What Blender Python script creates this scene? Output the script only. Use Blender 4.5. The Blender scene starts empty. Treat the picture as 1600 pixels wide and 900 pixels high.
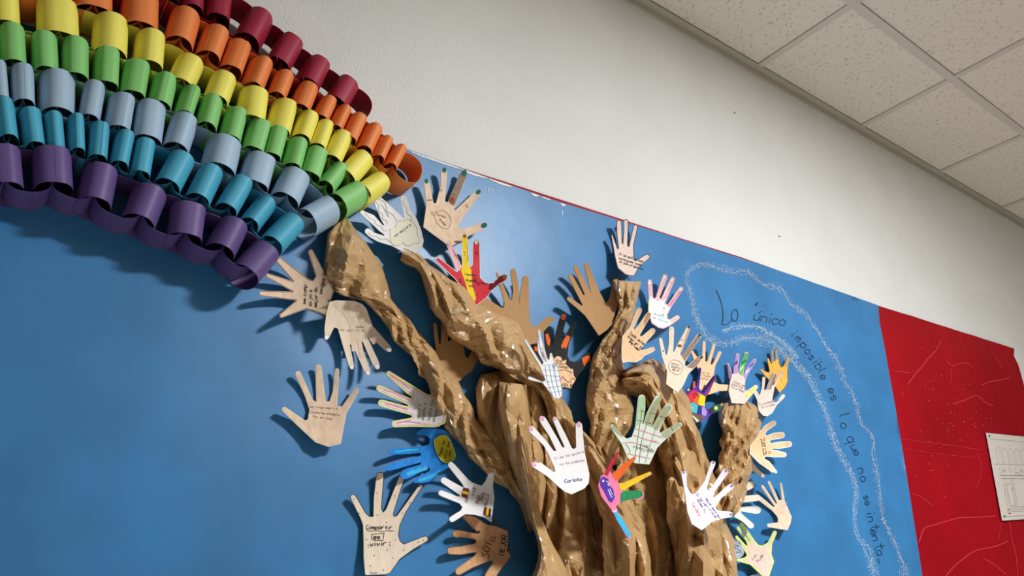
import bpy, bmesh, math, random
from mathutils import Vector, Matrix, noise
from mathutils.bvhtree import BVHTree
from mathutils.geometry import delaunay_2d_cdt
sc = bpy.context.scene
C = sc.collection

# ---------------------------------------------------------------- camera
ROT = ((0.79898836, 0.06463761, -0.5978625), (0.17742155, 0.92461043, 0.33707142), (0.5745774, -0.37538984, 0.72728487))
FPX = 1131.27                       # focal length in pixels of a 1600 px wide frame
CAM = Vector((0.0, -0.946, 1.345))  # the wall is the plane y = 0, the floor is z = 0
CEIL = 1.345 + 1.4067
def _w(r): return Vector((r[0], r[2], -r[1]))
RX, RY, RZ = _w(ROT[0]), _w(ROT[1]), _w(ROT[2])
cd = bpy.data.cameras.new('camera'); cam = bpy.data.objects.new('camera', cd); C.objects.link(cam)
cam.matrix_world = Matrix(((RX.x, -RY.x, -RZ.x, CAM.x), (RX.y, -RY.y, -RZ.y, CAM.y), (RX.z, -RY.z, -RZ.z, CAM.z), (0, 0, 0, 1)))
cd.sensor_width = 36; cd.lens = FPX / 1600 * 36; cd.clip_start = 0.02
sc.camera = cam

# ---------------------------------------------------------------- light and exposure
sc.view_settings.view_transform = 'Standard'; sc.view_settings.look = 'None'
sc.view_settings.exposure = 0.0; sc.view_settings.gamma = 1; sc.view_settings.use_curve_mapping = False
wd = bpy.data.worlds.new('world'); sc.world = wd; wd.use_nodes = True
wd.node_tree.nodes['Background'].inputs[0].default_value = (0.8, 0.85, 1, 1)
wd.node_tree.nodes['Background'].inputs[1].default_value = 0.1
LAMPS = [(1.6, -1.72, 94), (5.0, -3.6, 27), (-1.4, -4.2, 6)]
for lx, ly, p in LAMPS:
    ld = bpy.data.lights.new('panel_light', 'AREA'); ld.shape = 'RECTANGLE'; ld.size = 0.4; ld.size_y = 0.24
    ld.energy = p; ld.color = (0.95, 0.985, 1.0)
    lo = bpy.data.objects.new('panel_light', ld); C.objects.link(lo); lo.location = (lx, ly, CEIL - 0.03)

# ---------------------------------------------------------------- helpers
def W(px, py, d):                   # the point seen at a pixel, d metres in front of the wall
    v = RX * ((px - 800) / FPX) + RY * ((py - 450) / FPX) + RZ
    return CAM + v * ((-d - CAM.y) / v.y)
def lin(c):
    c = c / 255
    return c / 12.92 if c <= 0.04045 else ((c + 0.055) / 1.055) ** 2.4
def rgb(c): return (lin(c[0]), lin(c[1]), lin(c[2]), 1)
MATS = {}
def mat(name, col, rough=0.6, var=0.0, scale=(30, 30, 30), bump=0.0, bscale=300, spec=0.4, detail=4, col2=None):
    if name in MATS: return MATS[name]
    m = bpy.data.materials.new(name); m.use_nodes = True; nt = m.node_tree; b = nt.nodes['Principled BSDF']
    b.inputs['Base Color'].default_value = rgb(col); b.inputs['Roughness'].default_value = rough
    b.inputs['Specular IOR Level'].default_value = spec
    tc = nt.nodes.new('ShaderNodeTexCoord')
    if var > 0:
        mp = nt.nodes.new('ShaderNodeMapping'); mp.inputs['Scale'].default_value = scale
        n = nt.nodes.new('ShaderNodeTexNoise'); n.inputs['Scale'].default_value = 1; n.inputs['Detail'].default_value = detail
        r = nt.nodes.new('ShaderNodeValToRGB'); r.color_ramp.elements[0].position = .32; r.color_ramp.elements[1].position = .68
        c2 = col2 or tuple(max(0, x * (1 - var)) for x in col)
        c1 = col if col2 else tuple(min(255, x * (1 + var * .5)) for x in col)
        r.color_ramp.elements[0].color = rgb(c2); r.color_ramp.elements[1].color = rgb(c1)
        nt.links.new(tc.outputs['Object'], mp.inputs[0]); nt.links.new(mp.outputs[0], n.inputs['Vector'])
        nt.links.new(n.outputs['Fac'], r.inputs[0]); nt.links.new(r.outputs[0], b.inputs['Base Color'])
    if bump > 0:
        n2 = nt.nodes.new('ShaderNodeTexNoise'); n2.inputs['Scale'].default_value = bscale; n2.inputs['Detail'].default_value = 3
        bp = nt.nodes.new('ShaderNodeBump'); bp.inputs['Strength'].default_value = 1; bp.inputs['Distance'].default_value = bump
        nt.links.new(tc.outputs['Object'], n2.inputs['Vector']); nt.links.new(n2.outputs['Fac'], bp.inputs['Height'])
        nt.links.new(bp.outputs[0], b.inputs['Normal'])
    MATS[name] = m
    return m
class MB:                           # collects geometry in world space, with a material per face
    def __init__(s): s.v = []; s.f = []; s.m = []; s.mats = []
    def mi(s, m):
        if m not in s.mats: s.mats.append(m)
        return s.mats.index(m)
    def add(s, vs, fs, m):
        k = len(s.v); i = s.mi(m); s.v += [Vector(v) for v in vs]
        for f in fs: s.f.append([k + q for q in f]); s.m.append(i)
    def box(s, a, b, m):
        x0, y0, z0 = a; x1, y1, z1 = b
        s.add([(x0,y0,z0),(x1,y0,z0),(x1,y1,z0),(x0,y1,z0),(x0,y0,z1),(x1,y0,z1),(x1,y1,z1),(x0,y1,z1)],
              [(0,3,2,1),(4,5,6,7),(0,1,5,4),(1,2,6,5),(2,3,7,6),(3,0,4,7)], m)
    def build(s, name, parent=None, loc=None, smooth=False):
        # geometry is collected in world space; the object's origin goes to loc (or the parent's origin)
        base = Vector(parent['_w']) if parent is not None else Vector((0, 0, 0))
        o_w = Vector(loc) if loc is not None else base
        me = bpy.data.meshes.new(name); me.from_pydata([v - o_w for v in s.v], [], s.f)
        for m in s.mats: me.materials.append(m)
        me.polygons.foreach_set('material_index', s.m)
        if smooth: me.polygons.foreach_set('use_smooth', [True] * len(s.f))
        me.update()
        o = bpy.data.objects.new(name, me); C.objects.link(o)
        if parent is not None: o.parent = parent; o.location = o_w - base
        else: o.location = o_w
        o['_w'] = tuple(o_w)
        return o
def tag(o, label=None, cat=None, group=None, kind=None):
    if label: o['label'] = label
    if cat: o['category'] = cat
    if group: o['group'] = group
    if kind: o['kind'] = kind
    return o
def empty(name, loc):
    o = bpy.data.objects.new(name, None); C.objects.link(o); o.location = loc; o.empty_display_size = .05; o['_w'] = tuple(loc)
    return o
def smooth_line(p, n=4, closed=False):
    if len(p) < 3: return p
    out = []; N = len(p); rng = range(N if closed else N - 1)
    g = (lambda i: p[i % N]) if closed else (lambda i: p[max(0, min(N - 1, i))])
    for i in rng:
        a, b, c, d = g(i-1), g(i), g(i+1), g(i+2)
        for k in range(n):
            t = k / n
            out.append(tuple(.5*((2*b[q])+(c[q]-a[q])*t+(2*a[q]-5*b[q]+4*c[q]-d[q])*t*t+(3*b[q]-a[q]-3*c[q]+d[q])*t**3) for q in (0, 1)))
    if not closed: out.append(tuple(p[-1]))
    return out
def inside(x, y, P):
    r = False; j = len(P) - 1
    for i in range(len(P)):
        xi, yi = P[i][:2]; xj, yj = P[j][:2]
        if (yi > y) != (yj > y) and x < (xj - xi) * (y - yi) / (yj - yi) + xi: r = not r
        j = i
    return r
def densify(P, step):
    out = []
    for i in range(len(P)):
        a, b = P[i], P[(i+1) % len(P)]; n = max(1, int(math.dist(a, b) / step))
        for k in range(n): out.append((a[0]+(b[0]-a[0])*k/n, a[1]+(b[1]-a[1])*k/n))
    return out
def tri_poly(P, step):              # triangles filling a pixel polygon, with inner points so that it can bend
    Q = [P[0]]
    for p in P[1:]:
        if math.dist(p, Q[-1]) > .25: Q.append(p)
    if math.dist(Q[0], Q[-1]) < .25: Q.pop()
    B = densify(Q, step * 1.3); n = len(B); pts = list(B)
    x0 = min(p[0] for p in B); x1 = max(p[0] for p in B); y0 = min(p[1] for p in B); y1 = max(p[1] for p in B)
    y = y0 + step / 2; row = 0
    while y < y1:
        x = x0 + step / 2 + (step / 2 if row % 2 else 0)
        while x < x1:
            if inside(x, y, B) and min((x-b[0])**2 + (y-b[1])**2 for b in B) > (step*.45)**2: pts.append((x, y))
            x += step
        y += step * .87; row += 1
    r = delaunay_2d_cdt([Vector(p) for p in pts], [(i, (i+1) % n) for i in range(n)], [], 0, 1e-5)
    V = [(v.x, v.y) for v in r[0]]; F = []
    for f in r[2]:
        cx = sum(V[i][0] for i in f)/3; cy = sum(V[i][1] for i in f)/3
        if inside(cx, cy, B): F.append(tuple(f))
    return V, F, B
def ribbon(mb, pts, w, dep, eps, m, step=4, closed=False):   # a pen line drawn on a surface: dep(px, py) gives its distance from the wall
    P = list(pts) + ([pts[0]] if closed else [])
    Q = []
    for a, b in zip(P, P[1:]):
        n = max(1, int(math.dist(a, b) / step))
        for k in range(n): Q.append((a[0]+(b[0]-a[0])*k/n, a[1]+(b[1]-a[1])*k/n))
    Q.append(P[-1]); vs = []; N = len(Q)
    for i, p in enumerate(Q):
        a = Q[max(0, i-1)]; b = Q[min(N-1, i+1)]
        if closed and i in (0, N-1): a, b = Q[-2], Q[1]
        dx, dy = b[0]-a[0], b[1]-a[1]; L = math.hypot(dx, dy) or 1; nx, ny = -dy/L*w/2, dx/L*w/2
        for s in (1, -1):
            x, y = p[0]+nx*s, p[1]+ny*s
            vs.append(W(x, y, dep(x, y) + eps))
    mb.add(vs, [(2*i, 2*i+1, 2*i+3, 2*i+2) for i in range(N-1)], m)
GL = {'a':'43 24 03 01 20 41|44 40','b':'07 00|03 24 43 41 20 01','c':'43 24 03 01 20 41','d':'43 24 03 01 20 41|47 40','e':'02 42 43 24 03 01 20 41',
'f':'46 27 16 10|04 34','g':'43 24 03 01 20 41|44 4b 2c 0b','h':'07 00|03 24 43 40','i':'14 10|16 17','j':'24 2b 0c|26 27','k':'07 00|44 02 40','l':'17 11 20',
'm':'04 00|03 14 23 20|23 34 43 40','n':'04 00|03 24 43 40','o':'24 03 01 20 41 43 24','p':'04 0c|03 24 43 41 20 01','q':'43 24 03 01 20 41|44 4c',
'r':'04 00|02 24 44','s':'43 24 03 22 41 20 01','t':'26 21 40|04 44','u':'04 01 20 41|44 40','v':'04 20 44','x':'04 40|44 00','y':'04 21|44 0c','z':'04 44 00 40',
'ú':'04 01 20 41|44 40|25 47','A':'00 27 40|12 32','B':'00 07 36 24 04|24 42 20 00','C':'46 27 05 02 20 41','D':'00 07 26 43 21 00','E':'47 07 00 40|04 34','F':'47 07 00|04 34',
'G':'46 27 05 02 20 41 43 23','H':'00 07|40 47|04 44','I':'20 27','J':'47 41 20 01','L':'07 00 40','M':'00 07 24 47 40','N':'00 07 40 47','O':'27 05 02 20 42 45 27','P':'00 07 37 46 44 33 03',
'R':'00 07 37 46 44 33 03|23 40','S':'46 27 05 24 42 20 01','T':'07 47|27 20','U':'07 01 20 41 47','V':'07 20 47','X':'00 47|07 40','Y':'07 24 47|24 20','Z':'07 47 00 40',',':'10 0b','.':'10 11','-':'03 43','!':'27 22|20 21'}
def text(mb, x, y, ang, size, s, m, dep, eps, w=.8, sp=5.4):   # hand lettering in single strokes; size = x-height in px, ang in degrees (clockwise on the picture)
    u = size / 4; ca, sa = math.cos(math.radians(ang)), math.sin(math.radians(ang)); cx = 0
    rnd = random.Random(len(s) * 7 + int(x))
    for ch in s:
        if ch == ' ': cx += 4; continue
        j = rnd.uniform(-.3, .3)
        for st in GL.get(ch, GL['o']).split('|'):
            P = []
            for q in st.split():
                gx = int(q[0]); gy = {'a':-1,'b':-2,'c':-3}.get(q[1]); gy = int(q[1]) if gy is None else gy
                lx, ly = (cx + gx * .95 + gy * .12) * u, -(gy + j) * u
                P.append((x + lx*ca - ly*sa, y + lx*sa + ly*ca))
            if len(P) > 2 and ch not in 'AEFHLMNTVXYZ': P = smooth_line(P, 3)
            ribbon(mb, P, w, dep, eps, m, step=6)
        cx += sp * (.6 if ch in 'il,.I' else 1)
# ---------------------------------------------------------------- the setting
wall_m = mat('rough wall paint', (229, 228, 224), .75, .02, (4, 4, 4), .0020, 250, .25)
ceil_m = mat('mineral ceiling tile', (232, 228, 216), .9, 0, bump=.0011, bscale=170, spec=.2)
def tile_pits(m):
    nt = m.node_tree; b = nt.nodes['Principled BSDF']; tc = nt.nodes['Texture Coordinate']
    mp = nt.nodes.new('ShaderNodeMapping'); mp.inputs['Scale'].default_value = (95, 60, 60)
    v = nt.nodes.new('ShaderNodeTexNoise'); v.inputs['Scale'].default_value = 1.6; v.inputs['Detail'].default_value = 2
    r = nt.nodes.new('ShaderNodeValToRGB'); r.color_ramp.elements[0].position = .30; r.color_ramp.elements[1].position = .40
    r.color_ramp.elements[0].color = rgb((196, 189, 176)); r.color_ramp.elements[1].color = rgb((238, 232, 220))
    nt.links.new(tc.outputs['Object'], mp.inputs[0]); nt.links.new(mp.outputs[0], v.inputs['Vector'])
    nt.links.new(v.outputs['Fac'], r.inputs[0]); nt.links.new(r.outputs[0], b.inputs['Base Color'])
tile_pits(ceil_m)
grid_m = mat('ceiling grid metal', (216, 210, 200), .5)
angle_m = mat('wall angle metal', (190, 186, 172), .5)
floor_m = mat('beige floor', (216, 209, 198), .5, .1, (2, 2, 2))
dark_m = mat('void above the ceiling', (70, 66, 60), .9)
XA, XB, YB = -3.0, 7.2, -5.6
def struct(name, mb, **k): return tag(mb.build(name, **k), kind='structure')
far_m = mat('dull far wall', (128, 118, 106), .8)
for nm, a, b, m in (('wall_back', (XA, 0, 0), (XB, .15, CEIL + .25), wall_m), ('wall_left', (XA - .15, YB, 0), (XA, .15, CEIL + .25), far_m),
                    ('wall_right', (XB, YB, 0), (XB + .15, .15, CEIL + .25), far_m), ('wall_front', (XA, YB - .15, 0), (XB, YB, CEIL + .25), far_m),
                    ('floor', (XA, YB, -.1), (XB, .15, 0), floor_m)):
    mb = MB(); mb.box(a, b, m); struct(nm, mb)
mb = MB(); mb.box((XA, YB, CEIL + .06), (XB, 0, CEIL + .1), dark_m)
ceiling = struct('ceiling', mb)
GX, GY, TS = 1.755, -0.324, 0.6       # the wall-side grid: first cross bar, first main bar, tile pitch
xs = [GX + TS * i for i in range(-7, 9)]; ys = [0.0] + [GY - TS * j for j in range(0, 8)]
bars = MB()
for x in xs: bars.box((x - .012, YB + .4, CEIL), (x + .012, -.02, CEIL + .03), grid_m)
ob = bars.build('cross_bar', ceiling); tag(ob, kind='structure')
bars = MB()
for y in ys[1:]: bars.box((XA, y - .012, CEIL - .001), (XB, y + .012, CEIL + .028), grid_m)
ob = bars.build('main_bar', ceiling); tag(ob, kind='structure')
first = {}
for j in range(len(ys) - 1):
    for i in range(-5, 8):
        x0 = GX + TS * i + .0135; x1 = x0 + TS - .027; y1 = ys[j] - (.0135 if j else .022); y0 = ys[j+1] + .0135
        if j == 0: pass
        if j not in first:
            mb = MB(); mb.box((x0, y0, CEIL + .004), (x1, y1, CEIL + .018), ceil_m)
            first[j if j == 0 else 1] = None
            o = mb.build('ceiling_tile', ceiling, loc=(x0, y0, CEIL)); first[j] = (o, x0, y0)
        else:
            o0, a0, b0 = first[j]; o = o0.copy(); C.objects.link(o); o.parent = ceiling; o.location = (x0, y0, CEIL)
mb = MB()
mb.box((XA, -.022, CEIL - .001), (XB, 0, CEIL + .001), angle_m); mb.box((XA, -.0035, CEIL - .022), (XB, 0, CEIL - .001), angle_m)
struct('trim_1', mb)
# small old paint specks on the wall
mb = MB()
for px, py, r, m in ((1148, 176, 1.6, mat('green speck', (140, 150, 60))), (1218, 369, 1.3, mat('brown speck', (110, 90, 60)))):
    P = [(px + r*math.cos(a*.8), py + r*.8*math.sin(a*.8)) for a in range(8)]
    vs = [W(x, y, .0012) for x, y in P]; mb.add(vs, [tuple(range(8))], m)
tag(mb.build('wall_speck', bpy.data.objects['wall_back'], loc=W(1148, 176, 0)), kind='structure')

# light fittings recessed in the ceiling, out of view above and behind the camera
fr_m = mat('white light frame', (235, 235, 230), .4)
em = bpy.data.materials.new('lit diffuser'); em.use_nodes = True
em.node_tree.nodes['Principled BSDF'].inputs['Emission Color'].default_value = (1, .97, .92, 1)
em.node_tree.nodes['Principled BSDF'].inputs['Emission Strength'].default_value = 2
for k, (lx, ly, p) in enumerate(LAMPS):
    r = empty('ceiling_light', (lx, ly, CEIL))
    tag(r, ('square ceiling light panel nearest the hand tree wall', 'square ceiling light panel towards the far right', 'square ceiling light panel towards the back left')[k], 'ceiling light', 'ceiling light panels')
    mb = MB(); h = .21; v = .13; w = .02
    for a, b in (((-h-w, -v-w), (h+w, -v)), ((-h-w, v), (h+w, v+w)), ((-h-w, -v), (-h, v)), ((h, -v), (h+w, v))):
        mb.box((lx+a[0], ly+a[1], CEIL-.02), (lx+b[0], ly+b[1], CEIL+.004), fr_m)
    mb.build('light_frame', r)
    mb = MB(); mb.box((lx-h, ly-v, CEIL-.012), (lx+h, ly+v, CEIL-.006), em); mb.build('diffuser', r)

# ---------------------------------------------------------------- backing papers on the wall
def und(x, z): return .0011 * noise.noise(Vector((x*4.2, z*3.1, 3))) + .0006 * noise.noise(Vector((x*13, z*11, 9)))
BLUE_D = .0048
def bdep(px, py):
    w = W(px, py, BLUE_D); return BLUE_D + und(w.x, w.z)
def sheet(P, dep0, thick, m, name, fn, step=.02):
    """P: corner outline in world (x, z)"""
    S = [(x*1000, z*1000) for x, z in P]; V, F, B = tri_poly(S, step*1000)
    mb = MB(); n = len(V)
    fr = [(x/1000, -(dep0 + fn(x/1000, z/1000)), z/1000) for x, z in V]
    mb.add(fr, F, m)
    mb.add([(a, b + thick, c) for a, b, c in fr], [tuple(reversed(f)) for f in F], m)
    return mb
def wx(px, py, d=0): w = W(px, py, d); return (w.x, w.z)
red_m = mat('red backing paper', (160, 4, 22), .5, .10, (3, 3, 3), .0008, 14, .15, 2)
crease_m = mat('worn red crease', (190, 40, 58), .6)
speck_m = mat('scuff on red paper', (200, 84, 92), .6)
zt = wx(1370, 478)[1]
rp = [(-.75, .42), (2.0, .42), (2.1, .35), (2.85, .30)]
r1 = wx(1584, 545); r0 = wx(1374, 479)
redP = [(-.75, .45), (3.0, .45), (2.98, .9), wx(1600, 606), wx(1590, 570), wx(1583, 556), r1, r0, wx(1235, 430.5), wx(1155, 402), wx(1000, 353), wx(900, 321), (-.75, zt + .004)]
def rfn(x, z): return und(x, z)*.9 + .003 * max(0, noise.noise(Vector((x*7, z*5, 1)))) * (1 if x > 2.2 else 0)
mb = sheet(redP, .0028, .0004, red_m, 'r', rfn, .025)
def rdep(px, py):
    w = W(px, py, .0015); return .0028 + rfn(w.x, w.z)
for pts, w in (([(1470,532),(1462,548),(1450,560),(1441,572),(1430,585),(1418,601)], 2.4), ([(1398,580),(1410,581),(1422,583)], 1.6),
               ([(1478,562),(1488,572),(1498,568),(1510,567),(1520,574)], 1.8), ([(1485,575),(1487,590),(1484,600)], 1.2),
               ([(1534,602),(1548,596),(1562,594),(1578,590)], 2.2), ([(1488,631),(1508,625),(1526,618),(1540,629),(1552,634)], 2.0),
               ([(1408,686),(1440,690),(1480,695),(1535,703)], 1.0), ([(1410,701),(1460,708),(1530,716)], .8),
               ([(1425,771),(1436,775),(1446,781),(1456,790)], 1.4), ([(1436,848),(1444,826),(1460,820),(1480,814),(1500,809),(1530,808),(1555,806)], 2.4),
               ([(1478,900),(1488,888),(1505,873),(1525,860),(1550,855),(1565,850),(1575,845)], 2.4), ([(1536,872),(1556,884),(1572,898)], 1.8),
               ([(1528,708),(1533,725),(1532,744),(1526,760)], 1.0), ([(1565,816),(1562,832),(1560,845)], 1.0), ([(1577,815),(1582,845),(1588,870),(1590,898)], 1.6),
               ([(1546,545),(1558,562),(1566,576)], 1.2), ([(1500,524),(1505,548)], 1)):
    ribbon(mb, smooth_line(pts, 4), w*.8, rdep, .0007, crease_m)
rnd = random.Random(5)
for k in range(150):
    cx, cy = rnd.choice([(1490, 660), (1510, 672), (1450, 735), (1440, 620), (1420, 530), (1520, 650), (1470, 600)])
    px, py = rnd.gauss(cx, 26), rnd.gauss(cy, 22)
    if px < 1395 + (py-560)*.16 or px > 1590 or py < 505 + (px-1400)*.33 or (px > 1533 and py > 675): continue
    r = rnd.uniform(.35, .9); vs = [W(px + r*math.cos(a*1.05), py + r*math.sin(a*1.05)*rnd.uniform(.6, 1.3), rdep(px, py) + .0008) for a in range(6)]
    mb.add(vs, [tuple(range(6))], speck_m)
red = tag(mb.build('red_paper_sheet', loc=(wx(1480, 700)[0], 0, 1.2), smooth=True), 'creased red backing paper showing beside the right edge of the blue paper', 'backing paper')
blue_m = mat('blue roll paper', (55, 124, 180), .40, .07, (9, 9, 9), .0003, 30, .5, 5)
b0 = wx(640, 237); b1 = wx(1370, 478)
blueP = [(-.75, .47), wx(1452, 985), wx(1438, 900), wx(1418, 770), wx(1397, 640), wx(1380, 545), wx(1372, 505), b1, wx(1245, 434), wx(1155, 404.5), wx(1040, 368), wx(900, 325.5), wx(870, 316.5), wx(770, 283), wx(700, 258), b0, (-.75, b0[1] + .002)]
mb = sheet(blueP, BLUE_D, .0004, blue_m, 'b', und, .025)
blue = tag(mb.build('blue_paper_sheet', loc=(.8, 0, 1.3), smooth=True), 'large blue backing paper that the hand tree and rainbow are fixed on', 'backing paper')
torn_m = mat('torn white paper edge', (238, 236, 232), .6)
rnd = random.Random(3)
def edge_y(x): return 237 + (x - 640) * (316.5 - 237) / 230 if x < 870 else 316.5 + (x - 870) * (478 - 316.5) / 500
for x0, x1, w in ((641, 722, 2.2), (722, 762, 3), (764, 800, 2.4), (830, 842, 3), (876, 884, 3), (846, 860, 1.2)):
    mb = MB(); up = []; dn = []; n = max(3, int((x1-x0)/6))
    for k in range(n + 1):
        x = x0 + (x1-x0)*k/n; t = abs(math.sin(math.pi*k/n))**.4
        up.append((x, edge_y(x) - 1.2 - rnd.uniform(0, .5))); dn.append((x, edge_y(x) - .6 + w*t*rnd.uniform(.6, 1)))
    vs = [W(x, y, bdep(x, y) + .0006) for x, y in up + dn]
    mb.add(vs, [(i, i+1, n+2+i, n+1+i) for i in range(n)], torn_m)
    tag(mb.build('torn_strip', blue, loc=vs[0]), 'torn white strip along the top edge')
for x, y in ((764, 297), (879, 333), (769, 299)):
    mb = MB(); ribbon(mb, [(x, y - 3.5), (x - .5, y + 3.5)], 1, bdep, .0008, torn_m)
    tag(mb.build('staple', blue, loc=W(x, y, bdep(x, y))), 'small bright staple')
# lettering and chalk on the blue paper
ink = mat('black marker', (22, 36, 58), .5)
def word(): tag(mb.build('lettering', blue, loc=mb.v[0]), 'black handwritten word')
mb = MB()
ribbon(mb, smooth_line([(1119, 453), (1126, 470), (1130, 490), (1128, 507)], 5), 1.2, bdep, .0007, ink)
ribbon(mb, smooth_line([(1128, 507), (1136, 507), (1141, 502), (1146, 498)], 4), 1.1, bdep, .0007, ink)
ribbon(mb, smooth_line([(1152, 483), (1145, 486), (1143, 497), (1149, 502), (1153, 495), (1152, 486), (1148, 484)], 4), 1.1, bdep, .0007, ink)
word(); mb = MB()
text(mb, 1177, 500, 11, 9.2, 'único', ink, bdep, .0007, 1.0, 4.9)
ribbon(mb, [(1181, 478), (1183, 473)], 2.4, bdep, .0007, ink)
for grp in (((1235,524,40,8,'i'),(1241,530,42,8,'m'),(1249,539,48,8.5,'p'),(1256,549,50,8,'o'),(1262,558,52,8,'s'),(1269,566,52,9,'i'),(1272,572,54,9,'b'),(1277,580,55,9,'l'),(1280,588,56,8,'e')),
            ((1293,608,68,8.5,'e'),(1297,619,68,8.5,'s')), ((1311,647,72,10,'l'),(1313,662,72,9,'o')), ((1323,684,68,9.5,'q'),(1328,697,66,8,'u'),(1332,706,62,8,'e')),
            ((1339,733,66,8.5,'n'),(1343,746,66,8.5,'o')), ((1349,775,72,7,'s'),(1351,784,70,7,'e')),
            ((1354,801,78,8,'i'),(1355,808,78,8,'n'),(1359,820,77,10,'t'),(1360,829,76,8,'e'),(1362,838,75,8,'n'),(1366,850,74,11,'t'),(1369,861,72,8,'a'))):
    word(); mb = MB()
    for x, y, a, s, ch in grp: text(mb, x, y, a, s*.95, ch, ink, bdep, .0007, 1.05, 5)
ribbon(mb, [(1372, 872), (1374, 881)], 1, bdep, .0007, ink); word()
chalk = mat('white chalk', (176, 200, 222), .8, .12, (300, 300, 300)); chalk2 = mat('pink cream chalk', (182, 184, 200), .8); chalk3 = mat('pale yellow chalk', (196, 206, 178), .8)
UP = [(1076,450,12),(1072,430,11),(1080,419,12),(1100,413,12),(1125,418,14),(1145,424,14),(1165,424,16),(1178,433,12),(1190,443,8),(1205,447,16),(1220,450,18),(1226,460,12),(1235,474,9),(1247,484,14),(1260,492,10),(1268,505,9),(1280,520,9),(1290,540,12),(1302,556,16),(1312,575,14),(1322,600,13),(1330,612,12),(1338,630,12),(1343,650,10),(1346,663,9),(1358,674,9),(1366,690,8),(1364,710,12),(1369,735,12),(1373,765,12),(1377,790,11),(1379,812,8),(1386,825,10),(1396,843,12),(1402,858,14),(1406,870,9),(1412,885,20),(1414,905,24)]
LO = [(1076,450,12),(1082,470,12),(1088,495,14),(1096,515,14),(1110,530,16),(1128,537,14),(1146,536,16),(1160,528,12),(1180,528,20),(1205,535,26),(1222,548,20),(1238,562,16),(1252,578,15),(1268,595,15),(1276,612,13),(1283,628,12),(1290,645,12),(1297,668,12),(1303,690,14),(1311,705,14),(1322,725,13),(1333,745,12),(1338,770,12),(1336,795,11),(1335,820,9),(1342,842,9),(1354,855,16),(1362,880,18),(1368,905,20)]
LO2 = [(1130,520,10),(1145,511,10),(1165,509,8),(1185,512,8),(1202,520,9),(1217,529,8),(1232,542,8),(1248,560,6)]
mb = MB(); rnd = random.Random(11)
def band(P, dens, mats):
    for (x0, y0, w0), (x1, y1, w1) in zip(P, P[1:]):
        L = math.dist((x0, y0), (x1, y1)); tx, ty = (x1-x0)/L, (y1-y0)/L
        n = int(L * (w0+w1)/2 * dens)
        for k in range(n):
            t = rnd.random(); w = w0 + (w1-w0)*t; o = rnd.uniform(-1, 1); o = o * abs(o)**.1 * w/2
            x = x0 + (x1-x0)*t - ty*o; y = y0 + (y1-y0)*t + tx*o
            a = math.atan2(ty, tx) + rnd.gauss(0, .7); l = rnd.uniform(.5, 2.0); ww = rnd.uniform(.35, .85)
            m = rnd.choices(mats, (6, 2, 1))[0]
            d = bdep(x, y) + .0006; c, s = math.cos(a), math.sin(a)
            vs = [W(x + c*l*i - s*ww*j/2*(1-.3*i), y + s*l*i + c*ww*j/2, d) for i, j in ((-.5, -1), (.5, -1), (.5, 1), (-.5, 1))]
            mb.add(vs, [(0, 1, 2, 3)], m)
    for q in range(2):
        off = rnd.uniform(-.4, .4); pts = []
        for x, y, w in P: pts.append((x + rnd.gauss(0, w*.16), y + rnd.gauss(0, w*.16)))
        ribbon(mb, smooth_line(pts, 6), rnd.uniform(.3, .45), bdep, .0006, mats[0])
band([(x, y, w*.8) for x, y, w in UP], .15, (chalk2, chalk, chalk3)); band([(x, y, w*.85) for x, y, w in LO], .26, (chalk, chalk2, chalk3)); band(LO2, .3, (chalk, chalk3, chalk2))
tag(mb.build('chalk_border', blue, loc=W(1250, 560, 0)), 'speckled white chalk outline around the sentence', kind='stuff')

# poster
pap = mat('white laminated sheet', (214, 206, 196), .35); pline = mat('grey print', (150, 140, 134), .6); pl2 = mat('dark maroon print', (110, 60, 66), .6)
r = empty('wall_poster', W(1535, 677, .004)); tag(r, 'white printed plan sheet pinned on the red paper', 'poster')
A, B_, D_ = Vector(W(1536, 677, .0)), Vector(W(1561, 814, .0)), Vector(W(1600, 683.5, .0))
ux = (D_ - A).normalized(); uz = (B_ - A); hgt = uz.length; uz = uz.normalized(); wid = .42; PD = .009
def pp(u, v, d=PD): q = A + ux*u*wid + uz*v*hgt; return (q.x, -d, q.z)
mb = MB(); mb.add([pp(0,0), pp(1,0), pp(1,1), pp(0,1), pp(0,0,PD-.0008), pp(1,0,PD-.0008), pp(1,1,PD-.0008), pp(0,1,PD-.0008)], [(0,3,2,1),(4,5,6,7),(0,1,5,4),(2,3,7,6),(0,4,7,3),(1,2,6,5)], pap)
def pl(P, w, m):
    for (a, b), (c, d) in zip(P, P[1:]):
        L = math.hypot((c-a)*wid, (d-b)*hgt); nx, ny = -(d-b)*hgt/L*w/wid/2, (c-a)*wid/L*w/hgt/2
        mb.add([pp(a+nx, b+ny, PD+.0004), pp(a-nx, b-ny, PD+.0004), pp(c-nx, d-ny, PD+.0004), pp(c+nx, d+ny, PD+.0004)], [(0, 1, 2, 3)], m)
t = .0013
pl([(.06,.07),(.96,.07)], t, pline); pl([(.06,.96),(.96,.96)], t, pline); pl([(.04,.37),(.96,.37)], t, pline); pl([(.10,.50),(.9,.50)], t*1.3, pl2); pl([(.12,.535),(.88,.535)], t*1.5, pline)
for k in range(7): pl([(.12+.12*k,.37),(.12+.12*k,.20),(.15+.12*k,.17),(.19+.12*k,.17),(.21+.12*k,.20),(.21+.12*k,.37)], t*.7, pline)
for x in (.14,.19,.29,.34,.60,.66,.80,.86): pl([(x,.54),(x,.86)], t, pline)
pl([(.2,.6),(.29,.6),(.29,.84),(.2,.84),(.2,.6)], t, pline)
for v in (.86,.885,.91): pl([(.2,v),(.8,v)], t*1.2, pline)
rnd = random.Random(2)
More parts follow.
